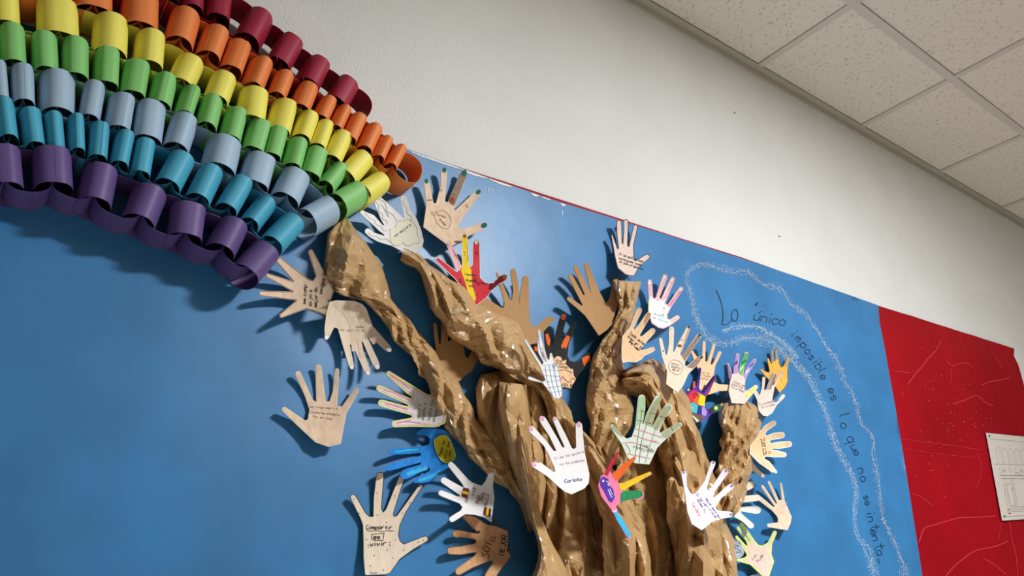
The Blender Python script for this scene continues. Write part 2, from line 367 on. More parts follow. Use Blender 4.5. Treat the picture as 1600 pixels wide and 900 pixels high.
for k in range(60):
    a = rnd.uniform(.12, .9); b = rnd.uniform(.42, .49); pl([(a, b), (a + rnd.uniform(-.02, .02), b + rnd.uniform(-.03, .03))], t*1.2, rnd.choice([pl2, pline]))
for k in range(60):
    a = rnd.choice([.16, .32, .63, .83]) + rnd.uniform(-.02, .02); b = rnd.uniform(.55, .85); pl([(a, b), (a + rnd.uniform(-.015, .015), b + rnd.uniform(-.02, .02))], t, pline)
for a in (.155, .83): pl([(a-.02,.88),(a+.02,.88),(a+.02,.93),(a-.02,.93),(a-.02,.88)], t*1.8, pl2)
mb.build('sheet', r)
for u, v in ((.045,.035),(.045,.955),(.955,.035),(.955,.955)):
    mb = MB(); c = Vector(pp(u, v)); n = 10; R_ = .0032
    ring = [[(c.x + rr*math.cos(6.2832*k/n), c.y - dd, c.z + rr*math.sin(6.2832*k/n)) for k in range(n)] for rr, dd in ((R_, -.004), (R_, .002), (R_*.6, .0035))]
    mb.add(sum(ring, []), [(i*n+k, i*n+(k+1) % n, (i+1)*n+(k+1) % n, (i+1)*n+k) for i in (0, 1) for k in range(n)] + [tuple(range(2*n, 3*n))], mat('black pin', (20, 20, 24), .3))
    mb.build('pin', r)
# ---------------------------------------------------------------- the paper-chain rainbow
FRONT = .072                         # how far the front of a link stands off the wall
def strip(mb, ring, axis, h, m, th=.0005):
    """a paper strip bent into a loop: ring = centre-line points, axis = unit vector across the strip"""
    n = len(ring); vs = []
    for i, p in enumerate(ring):
        q = ring[(i+1) % n] if i < n-1 else p; o = ring[i-1] if i else p
        t = (q - o).normalized(); nn = t.cross(axis).normalized()
        hh = h[i] if isinstance(h, list) else h
        for a in (-.5, .5):
            for s in (0, 1): vs.append(p + axis*hh*a + nn*th*s)
    fs = []
    for i in range(n-1):
        a, b = 4*i, 4*(i+1)
        fs += [(a, b, b+2, a+2), (a+1, a+3, b+3, b+1), (a, a+1, b+1, b), (a+2, b+2, b+3, a+3)]
    fs += [(0, 2, 3, 1), (4*n-4, 4*n-3, 4*n-1, 4*n-2)]
    mb.add(vs, fs, m)
def link_a(root, m, cx, cy, w, h, ang, rnd, front=None):
    fr = front or FRONT
    dm = fr * .78; ca = math.radians(ang); ax, ay = math.sin(ca), -math.cos(ca)
    c = W(cx, cy, dm); top = W(cx + ax*h/2, cy + ay*h/2, dm); bot = W(cx - ax*h/2, cy - ay*h/2, dm)
    axis = top - bot; hh = axis.length; axis.normalize()
    l = W(cx - ay*-w/2, cy - ax*w/2*-1, dm); 
    e1 = W(cx + math.cos(ca)*w/2, cy + math.sin(ca)*w/2, dm); e0 = W(cx - math.cos(ca)*w/2, cy - math.sin(ca)*w/2, dm)
    ch = e1 - e0; ch -= axis * ch.dot(axis); ww = ch.length; ch.normalize(); nn = Vector((0, -1, 0))
    b = (fr - .005) / 2; ctr = Vector((c.x, -(.005 + b), c.z))
    N = 84; st = rnd.choice([rnd.uniform(2.6, 5.6), rnd.uniform(.5, 2.2)]); pw = rnd.uniform(.72, .95); kink = rnd.uniform(0, 6.28); ring = []
    sk = rnd.uniform(-.12, .12)
    for i in range(N + 11):
        ph = st + 6.2832 * i / N; r = 1 - .0013 * i / N * 20 * .6
        r += .035 * math.cos(2*ph + kink) + .02 * math.cos(3*ph + kink*2)
        cc, ss = math.cos(ph), math.sin(ph)
        x = math.copysign(abs(cc)**pw, cc); y = math.copysign(abs(ss)**pw, ss)
        ring.append(ctr + ch * (ww/2) * r * (x + sk*y*.4) + nn * b * min(1.0, r) * y)
    mb = MB(); strip(mb, ring, axis, hh, m)
    o = mb.build('paper_link', root, loc=ctr, smooth=False)
    return ctr, ch, axis, hh, ww
def link_b(root, m, A, B, rnd, end=0):
    ca, cb = A[0], B[0]; d = cb - ca; d.y = 0; L = d.length; ch = d.normalized(); per = Vector((-ch.z, 0, ch.x))
    hh = (A[3] + B[3]) / 2; rx = L/2 * .95 + .002; rz = hh/2 * rnd.uniform(1.10, 1.2)
    dep = FRONT * .66; ctr = (ca + cb) / 2 + per * rnd.uniform(-.002, .002); ctr.y = -(.007 + dep/2)
    N = 60; st = rnd.uniform(0, 6.28); ring = []
    for i in range(N + 5):
        ph = st + 6.2832*i/N; r = 1 - .02*i/N; cc, ss = math.cos(ph), math.sin(ph)
        x = math.copysign(abs(cc)**.9, cc); y = math.copysign(abs(ss)**.8, ss)
        ring.append(ctr + ch*rx*r*x + per*rz*r*y)
    mb = MB(); strip(mb, ring, Vector((0, -1, 0)), dep, m)
    return mb.build('paper_link', root, loc=ctr)
def paper(name, col): 
    return mat(name, col, .5, .02, (12, 12, 12), 0, spec=.35)
ROWS = [
 ('red', (158, 32, 60), [(262,-24,42,48,5),(303,-8,36,50,4),(343,5,42,54,6),(399,44,48,46,28),(446,83,44,44,30),(490,115,42,40,27),(536,146,38,38,30)], (560,152,30,34,30)),
 ('orange', (236, 134, 70), [(5,-42,56,50,0),(75,-26,58,50,0),(147,-8,64,56,0),(222,15,58,60,2),(288,45,50,48,15),(333,69,42,44,20),(368,91,38,44,20),(403,117,38,44,22),(439,136,32,38,22),(476,155,34,38,22),(508,173,26,34,25),(531,188,25,36,25),(553,203,27,40,25),(578,219,28,40,25),(596,235,24,34,25),(618,248,22,34,28)], (630,262,22,32,32)),
 ('yellow', (244, 232, 104), [(8,18,50,50,-3),(93,33,68,55,-2),(175,57,58,54,3),(236,80,48,50,5),(291,113,46,42,25),(346,140,42,40,20),(398,167,45,46,8),(442,184,38,46,15),(478,200,32,40,20),(502,214,30,40,20),(527,232,36,44,25),(556,262,36,42,42),(583,292,36,36,56)], None),
 ('green', (134, 202, 118), [(20,75,46,58,-3),(72,86,43,56,-3),(119,95,44,57,0),(167,110,42,54,3),(211,126,42,50,10),(255,145,42,46,13),(293,161,31,42,18),(329,178,36,46,14),(366,198,36,46,14),(401,215,34,46,16),(430,227,33,44,15),(462,243,33,42,15),(491,257,34,42,18),(521,278,31,38,38),(547,308,42,40,58)], None),
 ('grey-blue', (162, 188, 210), [(0,132,28,56,-5),(36,137,40,56,-2),(91,147,58,60,0),(144,162,38,54,10),(188,179,42,52,10),(234,192,48,56,8),(284,209,46,50,18),(350,242,54,46,14),(404,268,46,46,16),(457,292,46,44,25),(501,333,46,42,60)], None),
 ('teal', (74, 168, 198), [(10,190,40,59,-7),(52,203,36,55,-8),(86,210,33,56,-5),(119,213,29,54,-2),(155,225,34,52,5),(191,236,35,50,12),(223,250,36,52,10),(275,268,46,50,28),(322,289,42,52,25),(368,306,38,52,30),(405,333,35,44,38),(444,363,42,50,43)], None),
 ('purple', (98, 78, 134), [(5,263,62,60,-5),(83,265,66,57,-3),(154,290,60,55,12),(229,321,57,52,22),(295,348,56,50,8),(358,370,50,48,27),(402,407,48,50,41)], None)]
ORD = {'red': 'uppermost', 'orange': 'second from the top', 'yellow': 'third from the top', 'green': 'middle', 'grey-blue': 'fifth from the top', 'teal': 'sixth from the top', 'purple': 'lowest'}
for ri, (nm, col, L, endb) in enumerate(ROWS):
    rnd = random.Random(ri + 40); m = paper(nm + ' card', col)
    r = empty('paper_chain', W(L[-1][0], L[-1][1], .03))
    tag(r, f'{nm} paper chain, the {ORD[nm]} row of the paper-link rainbow', 'paper chain', 'rainbow of paper chains')
    # carry the row on beyond the left edge of the picture
    x, y, w, h, a = L[0]; L = [(x - w*1.1*k, y - (3 if y < 120 else -1)*k*2, w, h, a - 2*k) for k in (3, 2, 1)] + L
    infos = [link_a(r, m, *q, rnd) for q in L]
    for A, B in zip(infos, infos[1:]): link_b(r, m, A, B, rnd)
    if endb:
        A = infos[-1]; e = W(endb[0], endb[1], .04)
        ch = (infos[-1][0] - infos[-2][0]).normalized()
        fake = (A[0] + ch * .05, ch, A[2], A[3], A[4])
        link_b(r, m, A, fake, rnd)
# ---------------------------------------------------------------- the crumpled kraft paper tree
kraft = mat('crumpled kraft paper', (194, 156, 107), .34, .06, (14, 14, 14), .0002, 60, .7, 3)
TREE = [
 # name, [(left edge, right edge), ...] down the piece, how far it bulges, how far its edges stand off the wall, fold pattern (folds across, twist), seed
 ('branch', [((525,347),(543,341)),((511,366),(556,360)),((508,402),(570,378)),((508,429),(588,403)),((513,445),(602,425)),((524,458),(605,447)),((548,466),(608,464)),((568,470),(617,473)),((586,486),(632,490)),((601,503),(648,509)),((612,530),(660,526)),((635,551),(673,543)),((654,581),(688,568)),((669,606),(711,593)),((684,644),(734,631)),((705,680),(742,655)),((728,707),(764,682)),((766,745),(793,705)),((806,776),(806,716))], .036, .020, (3.2, 2.6), 1),
 ('branch', [((626,405),(630,388)),((636,412),(648,393)),((654,424),(670,411)),((668,458),(698,434)),((682,496),(726,453)),((706,528),(762,479)),((733,545),(797,503)),((753,564),(817,521)),((790,586),(840,564)),((832,606),(864,597)),((852,632),(884,630)),((866,668),(902,668))], .046, .032, (2.6, 1.2), 2),
 ('trunk_fold', [((756,585),(806,574)),((749,605),(840,590)),((752,640),(850,625)),((762,690),(860,670)),((783,740),(870,720)),((806,778),(876,770)),((826,830),(862,825))], .040, .012, (3, .4), 3),
 ('trunk_fold', [((815,600),(876,622)),((820,650),(896,668)),((826,690),(915,700)),((834,730),(926,745)),((845,780),(934,790)),((850,830),(946,850)),((840,880),(960,885)),((828,930),(970,940))], .030, .004, (3.6, .35), 4),
 ('trunk_fold', [((775,596),(820,601)),((780,640),(824,640)),((790,673),(828,678)),((796,713),(834,727)),((807,759),(843,770)),((822,805),(851,812)),((838,850),(866,852)),((838,882),(876,876)),((826,925),(900,925))], .036, .058, (1.3, .25), 5),
 ('trunk_fold', [((958,690),(1046,676)),((968,750),(1054,750)),((985,800),(1062,820)),((998,860),(1066,880)),((1005,940),(1070,940))], .014, .008, (2.6, .3), 6),
 ('branch', [((962,438),(999,440)),((965,460),(999,464)),((967,482),(993,490)),((952,512),(985,516)),((938,535),(979,545)),((926,560),(975,572)),((918,595),(977,598)),((917,640),(986,640)),((921,675),(980,680)),((928,700),(962,706)),((950,728),(972,724))], .044, .030, (3.0, .9), 7),
 ('trunk_fold', [((876,640),(902,664)),((893,690),(937,703)),((910,735),(963,745)),((924,775),(986,785)),((938,812),(1004,832)),((945,855),(1013,870)),((950,940),(1020,940))], .055, .045, (2.0, .3), 8),
 ('trunk_fold', [((966,602),(970,582)),((980,612),(994,568)),((1003,625),(1024,560)),((1016,650),(1050,592)),((1026,680),(1078,640)),((1032,705),(1104,694)),((1036,735),(1118,738)),((1040,770),(1124,768)),((1047,812),(1138,812)),((1052,860),(1147,860)),((1054,940),(1160,940))], .078, .020, (4.0, .4), 9),
 ('branch', [((1130,630),(1170,627)),((1123,655),(1185,640)),((1127,680),(1189,668)),((1126,708),(1179,705)),((1120,735),(1175,734)),((1116,760),(1165,765)),((1118,785),(1160,787)),((1118,812),(1146,806))], .046, .030, (2.6, .9), 10),
]
tree = empty('paper_tree', W(980, 930, 0))
tag(tree, 'big tree of crumpled brown kraft paper with twisted branches on the blue paper', 'paper tree')
def tri(x): x = x - math.floor(x); return 1 - abs(2*x - 1)
def crumple(name, rows, bulge, base, folds, seed):
    rnd = random.Random(seed)
    wl = [(W(*a, base) + W(*b, base)) / 2 for a, b in rows]
    cum = [0]
    for a, b in zip(wl, wl[1:]): cum.append(cum[-1] + (b - a).length)
    S = cum[-1]; wd_ = [(W(*a, base) - W(*b, base)).length for a, b in rows]; WM = max(sum(wd_)/len(wd_), .04)
    def at(s):
        for i in range(len(cum)-1):
            if s <= cum[i+1] or i == len(cum)-2:
                t = (s - cum[i]) / (cum[i+1] - cum[i]); t = max(0, min(1, t))
                pick = lambda k, c: smooth_pick(rows, i, t, k, c)
                return (pick(0, 0), pick(0, 1)), (pick(1, 0), pick(1, 1)), wd_[i] + (wd_[i+1]-wd_[i])*t
    A = WM * 1.35                                 # paper runs around the bulge
    def scatter(sp_s, sp_t, jit):
        pts = []; ns = max(2, round(S/sp_s)); ntt = max(2, round(A/sp_t))
        for i in range(ns+1):
            for j in range(ntt+1):
                s = S*i/ns; t = A*j/ntt
                if j % 2 and 0 < i < ns: s += S/ns*.5
                if 0 < i < ns: s += rnd.uniform(-jit, jit)*S/ns
                if 0 < j < ntt: t += rnd.uniform(-jit, jit)*A/ntt
                pts.append((min(S, max(0, s)), min(A, max(0, t))))
        return pts
    def delaunay(pts): r = delaunay_2d_cdt([Vector(p) for p in pts], [], [], 0, 1e-6); return [(v.x, v.y) for v in r[0]], [tuple(f) for f in r[2]]
    nf, tw = folds; trunk = name == 'trunk_fold'
    # large facets along the folds, then smaller ones: random heights at scattered points, flat in between
    trees = []; allp = []
    for k, (sp_s, sp_t, am) in enumerate(((.075, .0210, .0180), (.032, .016, .0100), (.012, .008, .0018)) if trunk else ((.044, .0125, .0098), (.019, .0105, .0066), (.0085, .0055, .0013))):
        sh = (tw * A / S * (1.3, -.6, 0)[k]); Q = A + abs(sh) * S; q0 = min(0, sh * S)
        ani = (sp_s/sp_t*.75, 1.4, 1)[k]; P = []; ns = max(2, round(S/sp_s)); ntt = max(2, round(Q/sp_t))
        for i in range(ns+1):
            for j in range(ntt+1):
                s_ = S*i/ns + (S/ns*.5 if j % 2 and 0 < i < ns else 0); q = q0 + Q*j/ntt
                if 0 < i < ns: s_ += rnd.uniform(-.42, .42)*S/ns
                if 0 < j < ntt: q += rnd.uniform(-.42, .42)*Q/ntt
                P.append((min(S, max(0, s_)), min(q0+Q, max(q0, q)) * ani, (-1)**j))
        sg = {(round(p[0], 5), round(p[1], 4)): p[2] for p in P}
        P, F = delaunay([p[:2] for p in P]); sg = [sg.get((round(p[0], 5), round(p[1], 4)), 1) for p in P]; P = [(p[0], p[1]/ani) for p in P]
        H = [am * (rnd.uniform(.15, 1.15) * (g if rnd.random() < .85 else -g) if k == 0 else rnd.uniform(-1, 1)) for p, g in zip(P, sg)]
        trees.append((BVHTree.FromPolygons([Vector((p[0], p[1], h)) for p, h in zip(P, H)], F), sh))
        allp += [(p[0], p[1] - sh*p[0]) for p in P]
        if k < 2:
            seen = set()
            for f in F:
                for u in range(3):
                    e_ = tuple(sorted((f[u], f[(u+1) % 3])))
                    if e_ in seen: continue
                    seen.add(e_); p, r_ = P[e_[0]], P[e_[1]]; n = int(math.dist(p, r_) / .0065)
                    for c in range(1, n): x, y = p[0]+(r_[0]-p[0])*c/n, p[1]+(r_[1]-p[1])*c/n; allp.append((x, y - sh*x))
    def hh(s, t):
        z = 0
        for T, sh in trees:
            r = T.ray_cast(Vector((s, t + sh*s, 1)), Vector((0, 0, -1)))
            if r[0] is None: r = T.find_nearest(Vector((s, t + sh*s, 0)))
            z += r[0].z
        return z
    P = scatter(.011, .009, .3) + [p for p in allp if .002 < p[0] < S-.002 and .002 < p[1] < A-.002]
    V, F = delaunay(P); vs = []; pxs = []
    for s, t in V:
        u = t / A; l, r, wloc = at(s); e = abs(math.sin(math.pi * u))
        cr = hh(min(S-1e-5, max(1e-5, s)), min(A-1e-5, max(1e-5, t)))
        k = .62*(1 - math.cos(math.pi*u))/2 + .38*u
        sc_ = min(1, wloc/.05)
        pinch = min(1, .35 + min(s, S - s)/.03)
        d = base + bulge*sc_*pinch*(e**.6)*.82 + cr*sc_*(.4 + .6*e)
        lat = cr * (1-e)**2 * 420 * (1 if u > .5 else -1) * sc_
        x = l[0] + (r[0]-l[0])*k; y = l[1] + (r[1]-l[1])*k
        L = math.hypot(r[0]-l[0], r[1]-l[1]) or 1
        x += (r[0]-l[0])/L*lat; y += (r[1]-l[1])/L*lat
        vs.append(W(x, y, max(BLUE_D + .002, d)))
        mx_, my_ = (l[0]+r[0])/2, (l[1]+r[1])/2; pxs.append((x + (mx_-x)*.3, y + (my_-y)*.3))
    mb = MB(); fs = [tuple(f) for f in F]; mb.add(vs, fs, kraft)
    # the paper closes into a tube behind
    bk = []
    for (s, t), f, q in zip(V, vs, pxs):
        e = abs(math.sin(math.pi*t/A)); bd = max(.0062, min(-f.y - .0008, base - (base - .006)*min(1, 2.6*e)))
        bk.append(W(q[0], q[1], bd) if e > 1e-4 else f)
    mb.add(bk, [tuple(reversed(f)) for f in F], kraft)
    return mb.build(name, tree, loc=(wl[len(wl)//2].x, -.004, wl[len(wl)//2].z))
def smooth_pick(rows, i, t, k, c):
    g = lambda q: rows[max(0, min(len(rows)-1, q))][k][c]
    a, b, cc, d = g(i-1), g(i), g(i+1), g(i+2)
    return .5*((2*b)+(cc-a)*t+(2*a-5*b+4*cc-d)*t*t+(3*b-a-3*cc+d)*t**3)
for row in TREE: crumple(*row)
# ---------------------------------------------------------------- the cut-out hands
def pc(name, col, v=.07): return mat(name, col, .7, v*.55, (120, 60, 60), 0, spec=.25)
cream = pc('cream card', (232, 212, 190)); beige = pc('pencil-shaded beige card', (232, 202, 174), .1); shade = pc('soft pencil shade', (224, 202, 178), .08); peach = pc('peach shaded card', (236, 192, 150), .1)
pinkish = pc('pinkish card', (232, 206, 194)); white = pc('white card', (240, 236, 236), .02); brown = pc('brown kraft card', (180, 138, 92), .04)
skin = pc('tan shaded card', (212, 160, 116), .12); greyb = pc('grey-brown pencil', (150, 124, 104), .15); black = pc('black marker fill', (26, 24, 26), .3)
pen = pc('black pen', (40, 34, 36)); bpen = pc('brown pen', (120, 84, 70)); gpen = pc('grey pencil', (150, 140, 140)); ppen = pc('purple pen', (120, 90, 160)); pkpen = pc('pink pencil', (226, 130, 160))
red_ = pc('red pencil', (214, 50, 66), .15); dred = pc('dark red marker', (112, 22, 34), .2); yel = pc('yellow pencil', (238, 206, 30), .08); orng = pc('orange marker', (240, 104, 30), .1)
grn = pc('green marker', (30, 140, 84), .2); lgrn = pc('light green pencil', (190, 214, 176), .1); teal_ = pc('teal pen', (120, 200, 206)); blu = pc('bright blue paint', (30, 132, 218), .22)
cyan = pc('cyan marker', (50, 178, 226), .1); purp = pc('purple marker', (88, 50, 170), .2); pink = pc('pink marker', (244, 130, 170), .15); lpink = pc('light pink pencil', (240, 180, 184), .12)
ygrn = pc('yellow-green marker', (222, 232, 140), .05); gold = pc('golden pencil', (232, 174, 72), .2); nailg = pc('dark green polish', (30, 104, 92)); naild = pc('dark grey polish', (60, 64, 66)); navy = pc('navy marker', (30, 50, 130), .2)
sticky = pc('mustard label', (206, 190, 30), .15); dgrn = pc('olive pencil', (120, 150, 80), .1); paleg = pc('pale grey-green card', (206, 214, 200), .05); plilac = pc('lilac pencil', (176, 150, 214), .15)
def outline(P):
    """points are (x, y); a third value makes a rounded fingertip of that width"""
    n = len(P); out = []; tips = []
    for i, p in enumerate(P):
        if len(p) == 2: out.append((p[0], p[1])); continue
        a = P[i-1]; b = P[(i+1) % n]; mx, my = (a[0]+b[0])/2, (a[1]+b[1])/2
        if len(p) == 4: mx, my = p[0] - math.cos(math.radians(p[3])), p[1] - math.sin(math.radians(p[3]))
        dx, dy = p[0]-mx, p[1]-my; L = math.hypot(dx, dy); dx /= L; dy /= L; w = p[2]/2
        # side of the previous point
        sgn = 1 if ((a[0]-p[0])*-dy + (a[1]-p[1])*dx) > 0 else -1
        nx, ny = -dy*sgn, dx*sgn
        for t in (-.9, 0.0, .33, .66, 1.0, 1.34, 1.67, 2.0, 2.9):
            if t <= 0: out.append((p[0]+nx*w*(1.08 if t < 0 else 1)+dx*w*t, p[1]+ny*w*(1.08 if t < 0 else 1)+dy*w*t))
            elif t >= 2: out.append((p[0]-nx*w*(1.08 if t > 2 else 1)-dx*w*(t-2), p[1]-ny*w*(1.08 if t > 2 else 1)-dy*w*(t-2)))
            else: an = math.pi*t/2; out.append((p[0]+nx*w*math.cos(an)+dx*w*math.sin(an)*.9, p[1]+ny*w*math.cos(an)+dy*w*math.sin(an)*.9))
        tips.append((p[0], p[1], dx, dy, w))
    return out, tips
def inset(P, d):
    n = len(P); A = sum(P[i][0]*P[(i+1) % n][1] - P[(i+1) % n][0]*P[i][1] for i in range(n)); sg = 1 if A > 0 else -1
    D = densify(P, 1.2); n = len(D); out = []
    for i, p in enumerate(D):
        a, b = D[i-2], D[(i+2) % n]; dx, dy = b[0]-a[0], b[1]-a[1]; L = math.hypot(dx, dy) or 1
        q = (p[0] - dy/L*d*sg, p[1] + dx/L*d*sg)
        if inside(q[0], q[1], P) and all((q[0]-c[0])**2 + (q[1]-c[1])**2 > (d*.86)**2 for c in D): out.append(q)
    return out
ALL = []
def hand(label, frame, P, base, dep, lift, marks=(), anchor=None, sag=None, group='cut-out paper hands on the wall', edge=None, stickers=(), name='paper_hand'):
    """frame = (x0, y0, scale): the outline is written in enlarged picture units; dep = distance of the palm from the wall, lift = how much further the fingertips stand off"""
    ox, oy, s = frame
    if dep < .035: dep *= 1.35; lift *= 1.3
    cv = lambda p: (ox + p[0]/s, oy + p[1]/s) + ((p[2]/s,) if len(p) > 2 else ()) + ((p[3],) if len(p) > 3 else ())
    Q, tips = outline([cv(p) for p in P])
    # round off the outline a little without losing its corners
    cx = sum(p[0] for p in Q)/len(Q); cy = sum(p[1] for p in Q)/len(Q)
    if anchor: ax, ay = cv(anchor)[:2]
    else:
        tx = sum(t[0] for t in tips)/max(1, len(tips)); ty = sum(t[1] for t in tips)/max(1, len(tips)); ax, ay = cx - (tx-cx)*.8, cy - (ty-cy)*.8
    R_ = max(math.dist((ax, ay), p) for p in Q)
    def df(x, y): return dep + lift * (min(1.3, math.dist((ax, ay), (x, y)) / R_))**2
    V, F, B = tri_poly(Q, 3.6 if R_ > 35 else 3); mb = MB(); n = len(V)
    fr = [W(x, y, df(x, y)) for x, y in V]; bk = [v + Vector((0, .0011, 0)) for v in fr]
    mb.add(fr, F, base); mb.add(bk, [tuple(reversed(f)) for f in F], edge or base)
    nb = len(B); em_ = edge or base
    idx = {}
    for i, v in enumerate(V): idx[(round(v[0], 4), round(v[1], 4))] = i
    bi = [idx.get((round(b[0], 4), round(b[1], 4))) for b in B]
    k0 = 0; mi_ = mb.mi(em_)
    for i in range(nb):
        a, b = bi[i], bi[(i+1) % nb]
        if a is None or b is None or a == b: continue
        mb.f.append([a, b, n + b, n + a]); mb.m.append(mi_)
    lay = .00025
    for mk in marks:
        t = mk[0]; lay += .00004
        if t == 'poly':
            PP = [cv(p) for p in mk[1]]; PP = [p[:2] for p in PP]; v2, f2, _ = tri_poly(PP, 4); mb.add([W(x, y, df(x, y) + lay) for x, y in v2], f2, mk[2])
        elif t == 'fill':
            I = inset(Q, mk[1]); 
            if len(I) > 4: v2, f2, _ = tri_poly(I, 4); mb.add([W(x, y, df(x, y) + lay) for x, y in v2], f2, mk[2])
        elif t == 'inset':
            I = inset(Q, mk[1])
            for a, b in zip(I, I[1:] + I[:1]):
                if math.dist(a, b) < 3.2 + mk[1]*1.6: ribbon(mb, [a, b], mk[2], df, lay, mk[3])
        elif t == 'line': ribbon(mb, smooth_line([cv(p)[:2] for p in mk[1]], 4) if len(mk[1]) > 2 else [cv(p)[:2] for p in mk[1]], mk[2], df, lay, mk[3])
        elif t == 'nail':
            for i in mk[1]:
                x, y, dx, dy, w = tips[i]; r = w*mk[2]; c = (x + dx*w*.25, y + dy*w*.25)
                PP = [(c[0] + dx*r*1.25*math.cos(a) - dy*r*math.sin(a), c[1] + dy*r*1.25*math.cos(a) + dx*r*math.sin(a)) for a in [k*.5236 for k in range(12)]]
                mb.add([W(px, py, df(px, py) + lay) for px, py in PP], [tuple(range(12))], mk[3])
                if len(mk) > 4: ribbon(mb, PP, .6, df, lay + .0001, mk[4], closed=True)
        elif t == 'text': x, y = cv((mk[1], mk[2])); text(mb, x, y, mk[3], mk[4]*.66/s, mk[5], mk[6], df, lay + .0001, mk[7] if len(mk) > 7 else .55)
        elif t == 'dots':
            for p in mk[1]:
                x, y = cv(p)[:2]; PP = [(x + mk[2]*math.cos(a*1.05), y + mk[2]*math.sin(a*1.05)) for a in range(6)]
                mb.add([W(px, py, df(px, py) + lay) for px, py in PP], [tuple(range(6))], mk[3])
    o = mb.build(name, loc=W(ax, ay, df(ax, ay)))
    tag(o, label, 'paper hand', group)
    for nm, lab, PP, m, mk2 in stickers:
        sb = MB(); PP = smooth_line([cv(p)[:2] for p in PP], 3, True) if nm == 'paper_label' else [cv(p)[:2] for p in PP]
        v2, f2, B2 = tri_poly(PP, 4); n2 = len(v2)
        sb.add([W(x, y, df(x, y) + .0012) for x, y in v2], f2, m); sb.add([W(x, y, df(x, y) + .0004) for x, y in v2], [tuple(reversed(f)) for f in f2], m)
        for q in mk2:
            if q[0] == 'poly': sb.add([W(*cv(p)[:2], df(*cv(p)[:2]) + .0014) for p in q[1]], [tuple(range(len(q[1])))], q[2])
            elif q[0] == 'line': ribbon(sb, [cv(p)[:2] for p in q[1]], q[2], df, .0015, q[3])
            elif q[0] == 'text': x, y = cv((q[1], q[2])); text(sb, x, y, q[3], q[4]*.66/s, q[5], q[6], df, .0015, .6)
            elif q[0] == 'edge': ribbon(sb, PP, q[1], df, .0014, q[2], closed=True)
        tag(sb.build(nm, o, loc=W(*PP[0], df(*PP[0]))), lab)
    return o
ZA = (390, 370, 3.9125)
hand('tan hand outlined in brown with vertical writing, fingers reaching left beneath the purple chain end', ZA,
 [(465,478),(515,335),(497,290),(468,235),(374,90,30),(405,240),(388,268),(360,258),(175,138,36),(268,272),(112,236,26),(265,335),(72,346,30),(286,388),(195,482,28),(350,440)], beige, .012, .022,
 [('inset',.9,.7,bpen),('text',345,410,-88,20,'me comp',pen,.8),('text',378,425,-88,18,'so yo a',pen,.8),('text',412,430,-88,18,'mejor do',pen,.8),('text',445,350,-80,20,'amigos todos',pen,.9),('text',490,420,-88,14,'x mi',pen,.7)])
hand('pale beige hand hanging fingers down with outlined nails, below the left branch tip', ZA,
 [(488,398),(530,388),(640,392),(690,412),(715,442),(752,545),(848,684,38),(735,606),(722,618),(778,788,38),(692,640),(676,640),(722,826,34),(632,662),(612,658),(624,792,30),(540,560),(518,553),(473,610,32),(458,560),(470,465)], cream, .012, .024,
 [('line',[(520,400),(620,520),(640,700)],8,shade),('line',[(660,420),(700,540),(770,650)],9,shade),('line',[(600,430),(660,600),(690,740)],7,shade),('nail',[0,1,2,3,4],.8,white,gpen),('text',705,570,182,13,'yo se volar sin',gpen,.5),('text',700,548,182,13,'miedo',gpen,.5)])
ZB = (420, 560, 5)
hand('beige hand with angular cut outline, alone on the blue left of the tree', ZB,
 [(365,655),(240,540),(120,396,38),(285,485),(305,476),(318,400),(285,300),(228,118,42),(345,325),(372,340),(388,68,46),(447,335),(475,335),(500,260),(534,92,34),(535,370),(572,375),(688,248,38),(608,430),(575,600),(565,667),(465,690)], cream, .006, .012,
 [('fill',1.3,pc('light pencil shading', (228,198,170), .12)),('text',322,385,4,17,'me comprometo a',bpen,.5),('text',322,425,6,17,'ayudarme siempre',bpen,.5),('text',345,460,8,17,'hoy en todo',bpen,.5)])
ZC = (580, 560, 7.5)
hand('pale hand edged in lime and pink, pointing left from behind the left branch', ZC,
 [(650,418),(205,175,55),(420,410),(480,445),(470,470),(440,462),(92,348,66),(425,540),(440,555),(420,562),(115,520,74),(470,665),(485,685),(460,698),(275,768,74),(480,800),(760,806),(860,760),(900,600),(760,450)], pc('pale lilac card',(226,218,224),.04), .012, .022,
 [('inset',.9,2.0,ygrn),('inset',2.9,1.3,lpink),('line',[(230,200),(330,260),(450,350)],1.8,pc('salmon pencil',(226,150,132),.1)),('line',[(160,370),(300,410),(450,490)],1.4,pkpen),('line',[(160,530),(260,550),(430,600)],1.5,pkpen),('line',[(300,760),(420,740),(580,760)],1.5,pkpen),('line',[(600,760),(680,775),(800,790)],3,beige),
  ('text',570,700,-86,34,'quiero',dgrn,.8),('text',620,720,-82,34,'mucho a',dgrn,.8),('text',690,730,-80,34,'todos mis',dgrn,.8),('text',745,740,-76,30,'amigos',dgrn,.8)])
ZD = (600, 660, 5.626)
hand('bright blue painted hand with a mustard oval label, pointing left below the lime-edged hand', ZD,
 [(520,62),(400,50),(330,57),(300,95,30),(340,115),(385,120),(408,150),(395,195),(330,212),(64,262,46),(322,268),(325,290),(44,400,50),(328,350),(320,372),(180,460,80),(400,395),(405,425),(280,515,40),(320,535),(400,520),(530,420),(565,395),(612,330),(630,250),(595,160),(560,90)], blu, .008, .016,
 [('line',[(90,262),(200,245),(300,240)],3,cyan),('line',[(200,455),(280,430),(380,400)],6,cyan),('line',[(300,515),(400,480),(500,430)],5,cyan)],
 stickers=[('paper_label','mustard oval label with small writing',[(447,150),(500,117),(550,120),(592,185),(627,285),(606,332),(555,355),(500,328),(462,255),(444,190)],sticky,[('edge',1,ygrn),('text',500,300,-75,20,'Puedo ser',dred),('text',540,320,-75,20,'mejor que',dred),('text',580,300,-75,18,'ayer',dred)])])
